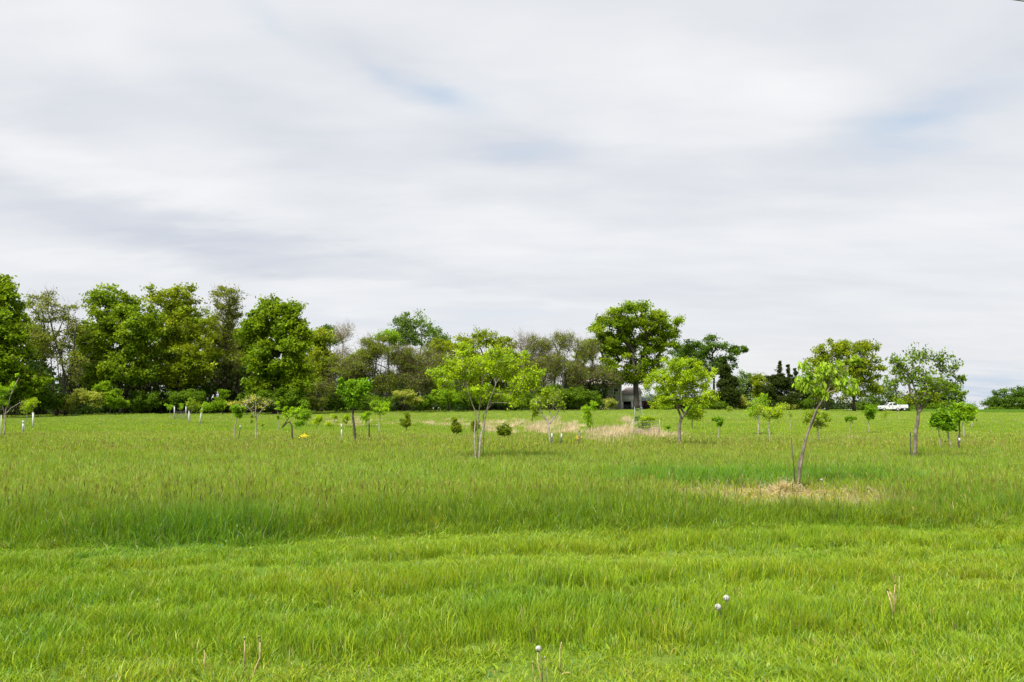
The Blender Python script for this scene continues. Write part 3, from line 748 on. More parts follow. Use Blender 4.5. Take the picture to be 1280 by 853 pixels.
    T('cedar_tree', 'broad dark evergreen with several pointed spires', 'tree', (980, 514), [(975, 454, 1.6, 4), (975, 459, 3, 4.5), (975, 465, 5, 5), (975, 472, 7, 6), (985, 458, 1.6, 4), (985, 463, 2.4, 4.5), (985, 469, 4, 5), (985, 476, 5.6, 6), (994, 463, 1.6, 4), (994, 468, 2.4, 4.5), (994, 474, 4, 5), (994, 481, 5.6, 6), (966, 473, 7, 8), (978, 480, 16, 12), (962, 490, 14, 10), (995, 488, 14, 10), (978, 500, 28, 12), (1006, 496, 10, 8)], 'cedar', d=148, group=G_W, trunk=[[(978, 514), (975, 453)], [(978, 512), (983, 480), (985, 458)], [(979, 512), (991, 482), (994, 463)]], tr=.22, fork=.1, dens=1.2)
    T('oak_tree', 'large olive green round crown behind the leaning young tree', 'tree', (1052, 514), [(1040, 440, 30, 18), (1068, 442, 32, 20), (1022, 458, 20, 20), (1050, 465, 46, 24), (1082, 462, 24, 22), (1022, 488, 20, 18), (1050, 490, 34, 14), (1080, 486, 22, 14)], 'oakyel', d=150, group=G_W, trunk=[[(1034, 516), (1036, 480), (1040, 450)], [(1068, 516), (1066, 480), (1062, 450)]], tr=.5, fork=.4, leafmul=1.1)
    T('elm_tree', 'blue green tree standing just left of and behind the white pickup', 'tree', (1100, 515), [(1100, 488, 14, 12), (1090, 500, 14, 12), (1110, 496, 8, 10)], 'blue', d=175, group=G_W, tr=.2)
    T('elm_tree', 'small olive crown directly behind the rear of the white pickup', 'tree', (1125, 515), [(1124, 500, 11, 9)], 'oakyel', d=172, group=G_W, tr=.12)
    T('elm_tree', 'yellow green mass of foliage behind the open vase shaped tree', 'tree', (1155, 515), [(1152, 494, 18, 14), (1140, 503, 14, 10), (1168, 502, 14, 12)], 'oakyel', d=174, group=G_W, tr=.2, leafmul=1.2)
    T('elm_tree', 'dark tree behind the right half of the open vase shaped tree', 'tree', (1188, 515), [(1182, 484, 18, 14), (1192, 496, 18, 14), (1176, 500, 14, 12)], 'dark', d=176, group=G_W, tr=.25)
    T('elm_tree', 'dark green tree group standing alone at the right edge of the skyline', 'tree', (1262, 516), [(1256, 493, 14, 10), (1276, 493, 15, 11), (1242, 504, 15, 10), (1262, 505, 32, 12), (1292, 500, 20, 16)], 'dark', d=186, group=G_W, tr=.25, leafmul=1.2, dens=1.4)


build_wood()


def build_hedge():
    T = tree; g = 'bushes along the foot of the wood'
    spec = [
        (10, 101, [(8, 500, 22, 14), (-14, 505, 18, 14)], 'shrub', 'dark bush at the foot of the leftmost tall tree', 'shrub'),
        (48, 104, [(48, 497, 22, 16), (38, 482, 22, 10)], 'shrub', 'deep green bush behind the small tree with two white guards', 'shrub'),
        (72, 105, [(70, 502, 18, 10), (62, 506, 14, 8)], 'shrub', 'green bush left of the pale flowering bush', 'shrub'),
        (90, 106, [(88, 500, 16, 8), (84, 508, 12, 6)], 'palesh', 'smaller pale bush left of the wide whitish flowering bush', 'shrub'),
        (115, 106, [(115, 496, 18, 8), (122, 503, 14, 8), (105, 492, 12, 6)], 'palesh', 'wide whitish flowering bush at the left of the wood edge', 'shrub'),
        (138, 107, [(130, 486, 14, 12), (140, 498, 14, 14)], 'limesh', 'bright green layered bush right of the whitish flowering bush', 'shrub'),
        (150, 109, [(150, 505, 14, 9)], 'limesh', 'low lime bush at the foot of the full green tree', 'shrub'),
        (188, 112, [(185, 500, 22, 14), (172, 508, 14, 8)], 'shrub', 'dark bush under the yellow green tree, left of the fenced saplings', 'shrub'),
        (235, 114, [(232, 498, 26, 14)], 'shrub', 'dark bush behind the white guarded saplings', 'shrub'),
        (278, 108, [(279, 493, 6, 10), (277, 505, 9, 9)], 'limesh', 'bright pointed young tree in front of the dark wood', 'sapling'),
        (295, 107, [(294, 507, 9, 8)], 'palesh', 'grey green bush right of the bright pointed young tree', 'shrub'),
        (262, 109, [(264, 509, 10, 6)], 'limesh', 'low spreading bush left of the bright pointed young tree', 'shrub'),
        (325, 110, [(322, 500, 28, 14)], 'shrub', 'dark bush under the round bright tree behind the bare budding tree', 'shrub'),
        (365, 110, [(365, 498, 24, 16)], 'shrub', 'dark bush under the right side of the round bright tree', 'shrub'),
        (400, 116, [(398, 504, 16, 10)], 'palesh', 'grey green bush right of the round bright tree', 'shrub'),
        (425, 120, [(422, 503, 22, 12)], 'shrub', 'dark bush below the slender almost bare tree', 'shrub'),
        (455, 122, [(452, 502, 22, 12)], 'shrub', 'dark bush behind the small tree between two white topped posts', 'shrub'),
        (480, 122, [(478, 504, 18, 10)], 'shrub', 'dark bush left of the pale topped bush', 'shrub'),
        (508, 121, [(506, 494, 16, 8), (516, 501, 12, 8)], 'palesh', 'pale topped bush in the middle of the hedge', 'shrub'),
        (530, 123, [(532, 503, 22, 11)], 'shrub', 'green bush right of the pale topped bush', 'shrub'),
        (560, 124, [(556, 497, 22, 14)], 'limesh', 'yellow green bush behind the left of the multi stemmed lime tree', 'shrub'),
        (590, 126, [(588, 499, 24, 14)], 'shrub', 'dark bush seen between the stems of the lime tree', 'shrub'),
        (625, 127, [(622, 498, 24, 14)], 'shrub', 'dark bush behind the right of the multi stemmed lime tree', 'shrub'),
        (660, 128, [(655, 500, 22, 14)], 'shrub', 'dark bush behind the thin Y shaped tree', 'shrub'),
        (692, 129, [(690, 495, 22, 16)], 'shrub', 'tall dark bush right of the thin Y shaped tree', 'shrub'),
        (722, 130, [(720, 496, 20, 15)], 'shrub', 'dark bush behind the leafy double sapling', 'shrub'),
        (745, 131, [(742, 500, 14, 12)], 'shrub', 'dark bush at the left corner of the grey house', 'shrub'),
        (763, 131, [(762, 505, 9, 9)], 'palesh', 'grey green bush under the house window', 'shrub'),
        (880, 142, [(878, 502, 14, 10)], 'shrub', 'dark bush left of the narrow blackish evergreen', 'shrub'),
        (900, 140, [(896, 507, 14, 6)], 'shrub', 'low dark bush at the foot of the narrow blackish evergreen', 'shrub'),
        (925, 143, [(922, 500, 12, 10), (930, 506, 12, 7)], 'palesh', 'silvery bush between the two dark evergreens', 'shrub'),
        (950, 144, [(946, 507, 14, 7)], 'shrub', 'green bush left of the spired dark evergreen', 'shrub'),
        (985, 145, [(986, 508, 16, 6)], 'palesh', 'grey green bush at the foot of the spired dark evergreen', 'shrub'),
        (1005, 146, [(1005, 506, 14, 8)], 'shrub', 'dark bush right of the spired dark evergreen', 'shrub'),
        (832, 140, [(830, 509, 14, 5)], 'limesh', 'low yellow green bush in front of the dark red wall', 'shrub'),
        (1085, 168, [(1080, 509, 16, 7)], 'shrub', 'green bush left of the white pickup', 'shrub'),
        (1140, 172, [(1140, 511, 16, 5)], 'shrub', 'low bush right of the white pickup', 'shrub'),
        (1240, 184, [(1242, 512, 14, 4)], 'shrub', 'low bush at the left foot of the tree group at the right edge', 'shrub'),
        (1275, 184, [(1265, 511, 14, 6), (1285, 511, 16, 6)], 'shrub', 'low bush at the right foot of the tree group at the right edge', 'shrub'),
        (1210, 178, [(1208, 511, 12, 5)], 'shrub', 'low bush behind the cluster of young trees at right', 'shrub'),
        (1170, 172, [(1170, 509, 20, 6)], 'shrub', 'low bush behind the trunk of the vase shaped tree', 'shrub'),
    ]
    for (px, d, lobes, sp, lab, cat) in spec:
        T('bush', lab, cat, (px, 515), lobes, sp, d=d, group=g, tr=.06, fork=.1)
    # the tangle inside the wood, which nobody could count
    rng = np.random.default_rng(5)
    V = []; C = []; wood = MB()
    n = 1000
    px = rng.uniform(-120, 760, n); dd = 112 + (px > 380) * 18 + rng.random(n) * 22 + np.clip(px, 0, 400) * .02
    lowb = np.arange(n) % 2 == 0
    px = np.concatenate([px, rng.uniform(760, 1215, 260)]); dd = np.concatenate([dd, np.interp(px[n:], [760, 1000, 1080, 1215], [160, 160, 180, 182]) + rng.random(260) * 10])
    lowb = np.concatenate([lowb, np.ones(260, bool)]); n = len(px)
    for i in range(n):
        if 772 < px[i] < 812: continue
        if px[i] > 1195: continue
        d = dd[i]; x, _ = on_ray(px[i], 512, d); z0 = float(terrain(x, d))
        h = rng.uniform(.2, 1.6) if lowb[i] else rng.uniform(1.5, 7.5 if px[i] < 390 else 5.0); c = np.array([x, d, z0 + h]); r = rng.uniform(.8, 1.7); m = 70
        p = c + rng.normal(size=(m, 3)) * r * [.6, .6, .45]
        ax = unit(rng.normal(size=(m, 3))); nr = unit(rng.normal(size=(m, 3)) + [0, 0, .8]); sd_ = unit(np.cross(nr, ax)); l = .2 + .16 * rng.random((m, 1))
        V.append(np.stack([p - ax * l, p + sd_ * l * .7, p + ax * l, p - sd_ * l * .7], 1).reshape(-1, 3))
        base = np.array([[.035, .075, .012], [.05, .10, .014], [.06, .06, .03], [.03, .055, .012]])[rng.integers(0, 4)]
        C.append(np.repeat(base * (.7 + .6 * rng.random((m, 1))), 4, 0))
        if i % 3 == 0 and px[i] < 740:
            wood.sticks(np.array([[x, d, z0]]), np.array([[x + rng.normal(0, 1), d, z0 + rng.uniform(4, 10)]]), .14, .05)
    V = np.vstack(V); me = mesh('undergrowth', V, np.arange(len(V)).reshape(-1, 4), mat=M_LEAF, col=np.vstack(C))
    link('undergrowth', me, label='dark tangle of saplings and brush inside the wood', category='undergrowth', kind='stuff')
    link('thicket_stems', wood.me('thicket_stems', M_BARK_DARK), label='thin dark stems standing among the brush inside the wood', category='stems', kind='stuff')


build_hedge()


def build_orchard():
    def T(name, lab, base, lobes, sp, **k):
        return tree(name, lab, k.pop('cat', 'tree'), base, lobes, sp, group=k.pop('group', G_O), **k)
    # leaning tree, nearest
    T('leaning_tree', 'leaning young tree with drooping light green leaves, nearest, in a patch of dead grass', (994, 611),
      [(1030, 468, 20, 18), (1010, 480, 16, 14), (1052, 476, 20, 16), (1042, 455, 14, 9), (1058, 490, 14, 9), (1068, 452, 8, 7), (1004, 462, 10, 12), (1026, 492, 16, 8)], 'peach',
      trunk=[[(993, 612), (999, 580), (1008, 545), (1021, 515), (1034, 492), (1040, 470)], [(998, 612), (1000, 580, .04), (1009, 548, .04), (1022, 514, .03)]], tr=.054, fork=.72)
    T('redbud_tree', 'wide lime green tree on four slender stems, left of centre', (597, 573),
      [(590, 460, 38, 22), (560, 478, 26, 18), (625, 462, 34, 20), (655, 478, 28, 18), (583, 440, 14, 15), (620, 443, 24, 12), (655, 448, 12, 10), (610, 492, 40, 14), (680, 492, 14, 8), (640, 500, 24, 12), (550, 468, 14, 12), (665, 470, 18, 14)], 'lime',
      trunk=[[(595, 574), (594, 545), (593, 512), (584, 485)], [(597, 574, .06), (598, 540, .08), (599, 508, .1), (603, 475, .1)], [(599, 574, -.05), (602, 545, -.08), (608, 512, -.1), (620, 480, -.15)], [(598, 574), (601, 548, .1), (605, 515, .2), (632, 488, .3)]], tr=.062, fork=.64, dens=1.0, leafmul=1.0)
    T('stake', 'x', (605, 569), [(0, 0, 1, 1)], 'lime') if False else None
    T('maple_sapling', 'round lime green tree on a single forked trunk, in front of the great oak', (849, 554),
      [(850, 468, 36, 22), (825, 480, 22, 20), (875, 475, 24, 24), (850, 495, 40, 20), (850, 454, 26, 10), (880, 500, 18, 16), (822, 500, 18, 14), (870, 517, 18, 10)], 'lime',
      trunk=[[(849, 555), (849, 535), (852, 520), (842, 500)], [(852, 524), (860, 512), (870, 498)]], tr=.10, fork=.62, leafmul=1.2, bark=M_BARK)
    T('elm_sapling', 'open vase shaped tree with a dark forked trunk, tallest young tree at right', (1143, 571),
      [(1125, 462, 16, 22), (1140, 450, 14, 16), (1157, 446, 16, 14), (1175, 455, 14, 18), (1193, 465, 12, 14), (1150, 475, 30, 18), (1118, 480, 12, 16), (1186, 485, 14, 10), (1150, 498, 18, 12), (1200, 474, 8, 5), (1202, 494, 8, 3)], 'elm',
      trunk=[[(1142, 572), (1145, 540), (1148, 515), (1138, 490), (1134, 460)], [(1147, 518), (1158, 502), (1170, 488), (1178, 465)]], tr=.085, fork=.6, leafmul=1.0, dens=1.15)
    T('dark_sapling', 'deep green lopsided tree between two white topped posts', (444, 552),
      [(444, 492, 18, 16), (428, 488, 7, 10), (455, 483, 12, 10), (426, 478, 4, 6), (445, 505, 10, 10), (462, 487, 6, 6)], 'orchdark', trunk=[[(445, 552), (442, 530), (441, 512), (444, 495)]], tr=.09, fork=.55, bark=M_BARK_DARK, csc=1.1)
    T('round_sapling', 'smaller round green tree right of the post fenced one', (474, 540), [(475, 512, 12, 10), (470, 505, 8, 6), (482, 508, 8, 8)], 'orch', tr=.07, csc=1.1)
    T('thin_sapling', 'thin leaved Y shaped tree right of the multi stemmed lime tree', (687, 552), [(675, 505, 14, 12), (690, 500, 14, 12), (702, 508, 8, 12), (668, 518, 8, 8)], 'thin',
      trunk=[[(687, 553), (687, 530), (676, 515), (670, 502)], [(687, 530), (696, 518), (703, 505)]], tr=.055, fork=.5, leafmul=1.6)
    T('column_sapling', 'leafy green column tapering downwards, left of the double sapling', (734, 537), [(733, 513, 8, 7), (735, 522, 7, 8), (737, 531, 5, 7)], 'orch', tr=.04, fork=.15, csc=.9)
    T('ball_sapling', 'thin sapling with a little ball of leaves on top, beside the leafy column', (741, 537), [(742, 507, 6, 5), (744, 512, 3, 4)], 'orch', tr=.025, csc=.8)
    T('small_sapling', 'small green lollipop tree on a pale stem right of the round lime tree', (898, 548), [(898, 525, 6, 5), (900, 529, 4, 4)], 'orchdark', tr=.03, csc=.8)
    T('small_tree', 'darker small tree half behind the right side of the round lime tree', (865, 535), [(865, 517, 14, 11), (872, 512, 8, 8)], 'orch', tr=.07, csc=1.2, bark=M_BARK)
    T('pale_sapling', 'faint pale sapling far off in front of the silvery bush', (912, 525), [(912, 512, 6, 5)], 'thin', tr=.04, leafmul=2, csc=1.2)
    T('pair_tree', 'yellow green spreading tree, right of the pair in front of the dark evergreen', (963, 551), [(962, 516, 14, 11), (950, 514, 10, 9), (978, 511, 10, 7), (970, 520, 10, 6)], 'lime', trunk=[[(963, 552), (961, 535), (962, 520)]], tr=.06, fork=.55, csc=1.1, leafmul=.9)
    T('pair_tree', 'rounder green tree, left and rear of the pair before the dark evergreen', (948, 543), [(948, 506, 12, 11), (942, 517, 10, 9), (954, 500, 8, 7)], 'orch', tr=.08, csc=1.3)
    T('low_tree', 'low rounded tree seen just right of the leaning trunk', (1023, 553), [(1020, 520, 12, 9), (1010, 523, 8, 9), (1033, 523, 8, 8), (1024, 530, 12, 6)], 'thin', tr=.07, csc=1.2, leafmul=2.6, bark=M_BARK)
    T('tiny_sapling', 'tiny dark tufted sapling left of the ball shaped tree, straw at its foot', (1062, 546), [(1062, 525, 5, 4), (1066, 523, 4, 3)], 'orchdark', tr=.025, csc=.7)
    T('ball_tree', 'compact dark green ball shaped tree left of the white pickup', (1086, 541), [(1087, 514, 9, 7), (1087, 521, 6, 5)], 'orchdark', tr=.045, csc=1.0)
    T('pale_sapling', 'pale yellowish sapling in front of the pickup front wheel', (1107, 531), [(1107, 517, 6, 5)], 'thin', tr=.03, leafmul=2.2, csc=1.2)
    T('pale_sapling', 'slim sapling whose olive crown hides the middle of the pickup', (1124, 525), [(1124, 504, 6, 5)], 'orch', tr=.04, csc=1.2)
    T('cluster_tree', 'dark green low tree, left of the cluster beside the vase shaped tree', (1190, 559), [(1180, 522, 14, 12), (1170, 527, 10, 8), (1190, 528, 10, 10), (1183, 536, 8, 6)], 'orchdark', trunk=[[(1190, 560), (1186, 545), (1182, 532)]], tr=.05, fork=.6, csc=1.1)
    T('cluster_tree', 'lighter green tree with a white band on its trunk in the cluster at right', (1198, 560), [(1198, 518, 12, 12), (1206, 526, 12, 9), (1194, 510, 10, 7), (1212, 514, 8, 8)], 'orch', tr=.055, csc=1.1, bark=M_BARK_DARK)
    T('cluster_sapling', 'grey leaning thin trunk with few leaves, leftmost of the cluster at right', (1176, 558), [(1172, 533, 5, 5), (1166, 530, 6, 5)], 'thin', trunk=[[(1176, 558), (1173, 536)]], tr=.035, leafmul=2)
    T('cluster_tree', 'green tree behind the cluster at right, its grey trunk standing clear', (1205, 546), [(1204, 518, 9, 10), (1200, 510, 8, 8)], 'orch', tr=.07, csc=1.2)
    T('cluster_tree', 'rearmost tree of the cluster at right, small and upright', (1215, 534), [(1216, 513, 7, 8), (1212, 510, 6, 6)], 'orchdark', tr=.07, csc=1.3)
    T('edge_tree', 'yellow green small tree with bare grey limbs at the left edge of the field', (5, 544), [(2, 490, 12, 11), (-8, 500, 14, 14), (16, 483, 5, 5), (2, 504, 8, 6), (22, 470, 4, 3)], 'orch', trunk=[[(5, 545), (6, 515), (14, 495), (24, 472)], [(6, 525), (4, 510), (2, 495)], [(7, 518), (14, 510), (26, 503)]], tr=.05, fork=.5, csc=.9)
    T('guarded_sapling', 'yellow green sapling rising between two pale posts near the left edge', (31, 536), [(37, 505, 9, 8), (33, 511, 6, 6), (43, 502, 5, 5)], 'lime', tr=.04, csc=1.0)
    T('guarded_sapling', 'pale leaved sapling above an upright white guard in front of the dark wood', (237, 528), [(241, 506, 8, 8), (247, 508, 5, 6), (238, 500, 4, 3)], 'thin', tr=.04, leafmul=3, csc=1.2)
    T('guarded_sapling', 'sapling with a small tuft above a slanting white guard', (250, 530), [(256, 508, 4, 5), (252, 513, 3, 3)], 'orch', tr=.03, trunk=[[(249, 531), (253, 510)]], csc=.9)
    T('fenced_sapling', 'low leafy sapling left of the wire fenced corner', (213, 523), [(212, 510, 6, 3), (208, 507, 4, 2)], 'orch', tr=.03)
    T('fenced_sapling', 'slim sapling inside the wire fence between two grey posts', (226, 523), [(226, 509, 3, 6)], 'orch', tr=.03)
    T('parasol_sapling', 'small umbrella shaped green tree beside a short white tipped stake', (292, 546), [(298, 515, 8, 6), (294, 511, 5, 5), (304, 511, 5, 4), (298, 521, 4, 4)], 'orchdark', trunk=[[(292, 547), (294, 532), (297, 520)]], tr=.05)
    T('budding_tree', 'nearly bare pale tree with spreading budding branches', (320, 549), [(320, 505, 20, 10), (306, 505, 8, 8), (335, 505, 10, 8), (318, 498, 8, 5)], 'bud', trunk=[[(320, 549), (320, 530), (320, 512), (319, 500)], [(320, 522), (312, 512), (304, 502)], [(320, 524), (326, 514), (334, 506)]], tr=.05, fork=.45, dens=1.2)
    T('slim_sapling', 'slim yellowish sapling just left of the budding tree trunk', (315, 533), [(315, 519, 3, 6), (315, 528, 2, 5)], 'thin', tr=.025, leafmul=3)
    T('tiny_sapling', 'tiny brownish shoot right of the budding tree trunk', (328, 537), [(328, 531, 2.5, 5)], 'thin', tr=.02, leafmul=2.5, csc=.8)
    T('slim_sapling', 'slim green sapling left of the bent dark trunk', (348, 538), [(347, 511, 5, 5), (346, 506, 3, 3), (348, 523, 2, 6)], 'orch', tr=.03)
    T('bent_tree', 'green tree on a dark sharply bent trunk', (366, 549), [(361, 520, 7, 9), (372, 513, 8, 6), (357, 510, 4, 5), (380, 509, 6, 4), (370, 522, 6, 4)], 'orch', trunk=[[(366, 549), (365, 538), (364, 527), (358, 529), (351, 537), (356, 529), (361, 523)]], tr=.06, fork=.85, bark=M_BARK_DARK)
    gs = 'low bushes scattered over the field'
    for (bx, by, lobes, sp, lab) in [
        (383, 532, [(382, 518, 8, 8), (380, 525, 6, 6)], 'orch', 'yellow green bush right of the bent trunk'),
        (375, 535, [(375, 530, 6, 4)], 'orchdark', 'grey green rounded bush at the foot of the bent trunk tree'),
        (399, 534, [(398, 524, 6, 6), (395, 529, 5, 4)], 'lime', 'leftmost yellowish bush in the straw between the bent tree and the deep green tree'),
        (413, 537, [(412, 531, 6, 4)], 'lime', 'lowest yellowish bush, front middle of the straw patch at left'),
        (418, 528, [(418, 521, 6, 4)], 'lime', 'pale bush at the back middle of the straw patch at left'),
        (433, 533, [(433, 524, 6, 7)], 'lime', 'upright yellowish bush just left of the deep green tree trunk'),
        (457, 533, [(457, 522, 6, 8), (461, 518, 4, 4)], 'orch', 'pointed green bush between the two white topped posts'),
        (508, 537, [(508, 528, 7, 8), (509, 520, 4, 4)], 'dkcon', 'yellow green cone bush, left of the three evergreen bushes'),
        (571, 544, [(570, 535, 7, 8), (569, 526, 4, 5)], 'dkcon', 'upright cone shaped bush left of the four stemmed tree'),
        (594, 541, [(594, 533, 6, 8)], 'dkcon', 'yellowish bush hidden behind the four slender stems'),
        (630, 547, [(627, 538, 5, 7), (634, 538, 5, 7), (630, 541, 8, 5)], 'dkcon', 'twin lobed dark evergreen bush right of the four stemmed tree'),
        (807, 542, [(806, 527, 10, 7), (815, 526, 6, 6), (798, 533, 6, 5), (808, 534, 10, 5)], 'lime', 'bushy yellow green shrub inside the wide wire cage'),
        (797, 529, [(797, 513, 3, 2), (797, 523, 3, 4)], 'orchdark', 'narrow sapling inside the tall wire cage'),
        (836, 545, [(836, 534, 4, 3)], 'orchdark', 'tiny ball sapling left of the round lime tree trunk'),
        (988, 537, [(988, 519, 4, 4)], 'thin', 'faint sapling behind and left of the leaning tree'),
    ]:
        hh = tree('bush', lab, 'shrub' if 'sapling' not in lab else 'sapling', (bx, by), lobes, sp, group=gs, tr=.03, fork=.1, csc=.75 if sp != 'dkcon' else 1.3, leafmul=1.2)


build_orchard()


# ------------------------------------------------------------------ posts, guards, cages
def post(name, label, cat, px, y0, ytop, r, mat, tip=None, px1=None, group=None, square=False, tipfrac=.15):
    b = hit(px, y0); D = b[1]
    x1, z1 = on_ray(px if px1 is None else px1, ytop, D); top = np.array([x1 - b[0], 0, z1 - b[2]])
    o = thing(name, label, cat, tuple(b), group)
    m = MB(); e = 1 - (tipfrac if tip else 0)
    r = r * .72; m.tube([(0, 0, -.1), top * .5, top * e], r, 4 if square else 8); link('post' if tip else 'shaft', m.me('shaft', mat), o)
    if tip:
        m = MB(); m.tube([top * e, top * .999], r * 1.08, 4 if square else 8); link('painted_tip', m.me('tip', tip), o)
    else:
        m = MB(); m.tube([top * 1.0, top * 1.0 + np.array([0, 0, r * .5])], [r * 1.15, r * 1.0], 8); link('cap', m.me('cap', mat), o)
    return o


def build_posts():
    g = 'posts and stakes in the field'
    post('steel_post', 'white topped grey post left of the deep green tree', 'post', 427, 552, 530, .035, M_STEEL, M_TIP, group=g, tipfrac=.22)
    post('steel_post', 'white topped dark post right of the deep green tree', 'post', 461.5, 550, 527, .04, M_POST, M_TIP, group=g, tipfrac=.14)
    post('steel_post', 'white topped stake touching the thin Y shaped tree trunk', 'post', 690, 553, 542, .04, M_POST, M_TIP, group=g, tipfrac=.35)
    post('steel_post', 'short white topped stake right of the Y shaped tree trunk', 'post', 701, 553, 542, .04, M_POST, M_TIP, px1=702, group=g, tipfrac=.4)
    post('wooden_post', 'weathered wooden post above yellow flowers, right of the Y shaped tree', 'post', 724.5, 553, 539, .06, M_BARK, px1=724, group=g, square=True)
    post('stake', 'thin dark stake left of the vase shaped tree trunk', 'stake', 1138, 569, 541, .018, M_POST, group=g)
    post('stake', 'short leaning white tipped stake beside the umbrella shaped tree', 'stake', 298, 547, 532, .035, M_POST, M_TIP, px1=300.5, group=g, tipfrac=.18)
    post('stake', 'thin stake leaning beside the four slender stems', 'stake', 603, 569, 524, .016, M_BARK_PALE, px1=606, group=g)
    post('stake', 'thin pale stake at the very left edge, beside the bare limbed tree', 'stake', 1.5, 545, 519, .03, M_TUBE, group=g)
    post('stake', 'jagged dead stub leaning against the leaning tree', 'stake', 995, 609, 548, .014, M_BARK_DARK, px1=989, group=g)
    gt = 'pale tree guards'
    post('tree_guard', 'short white topped guard left of the yellow green sapling at left', 'tree guard', 29, 541, 526, .07, M_STEEL, M_TIP, group=gt, tipfrac=.2)
    post('tree_guard', 'pale green tube guard right of the yellow green sapling at left', 'tree guard', 41.5, 534, 516, .085, M_TUBE, group=gt)
    post('tree_guard', 'upright white tube guard in front of the dark wood', 'tree guard', 236.5, 528, 513, .09, M_TUBE, group=gt)
    post('tree_guard', 'slanting white tube guard right of the upright one', 'tree guard', 249.5, 530, 512, .09, M_TUBE, px1=252.5, group=gt)
    post('fence_post', 'grey left post of the small wire fence before the dark wood', 'post', 218, 524, 508, .10, M_STEEL, group='posts of the small wire fence', square=True)
    post('fence_post', 'grey right post of the small wire fence before the dark wood', 'post', 232.5, 523.5, 508, .09, M_STEEL, group='posts of the small wire fence', square=True)
    # wire panel
    a = hit(218, 524); b = hit(232.5, 523.5)
    o = thing('wire_fence', 'sagging wire mesh strung between two grey posts before the dark wood', 'wire fence', tuple(a))
    A = np.zeros(3); B = b - a
    m = MB()
    for k in range(5):
        t = np.linspace(0, 1, 7)[:, None]; m.tube(A + (B - A) * t + np.array([0, 0, 1.0 - .2 * k]) - np.array([0, 0, .12]) * (4 * t * (1 - t)), .012, 3, cap=False)
    link('strand', m.me('strands', M_WIRE), o, kind='stuff')
    m = MB(); u = np.linspace(0, 1, 16)[1:-1, None]; m.sticks(A + (B - A) * u, A + (B - A) * u + np.array([0, 0, .9]), .01, .01)
    link('upright_wire', m.me('uprights', M_WIRE), o, kind='stuff')
    # cages
    def cage(px, y0, wpx, ytop, label):
        c = hit(px, y0); D = c[1]; r = wpx * D / F / 2; _, z = on_ray(px, ytop, D); h = z - c[2]
        o = thing('wire_cage', label, 'wire cage', tuple(c), 'wire cages around saplings')
        th = np.linspace(0, 2 * math.pi, 25)
        m = MB()
        for k in range(7): m.tube(np.stack([r * np.cos(th), r * np.sin(th), 0 * th + h * (k + .3) / 6.6], -1), .005, 3, cap=False)
        link('hoop', m.me('hoops', M_WIRE), o, kind='stuff')
        m = MB(); P = np.stack([r * np.cos(th[:-1]), r * np.sin(th[:-1]), 0 * th[:-1]], -1); m.sticks(P, P + np.array([0, 0, h]), .004, .004)
        link('upright_wire', m.me('uprights', M_WIRE), o, kind='stuff')
        for s in (-1, 1):
            m = MB(); m.tube([(s * r * 1.03, 0, -.1), (s * r * 1.03, 0, h * 1.06)], .014, 5); link('stake', m.me('cage_stake', M_STEEL), o)
    cage(808, 544, 32, 526, 'wide wire cage around the bushy yellow green shrub')
    cage(798, 529, 9, 510, 'tall narrow wire cage around a small sapling, behind the wide one')
    # white band on the trunk
    b = hit(1198, 560); m = MB(); x, z = on_ray(1198, 550, b[1])
    m.tube([(0, 0, -.06), (0, 0, .06)], [.042, .04], 10)
    link('trunk_band', m.me('trunk_band', M_TIP), loc=(x + 0.02, b[1], z), label='white wrap around the dark trunk in the cluster at right', category='trunk wrap')


build_posts()


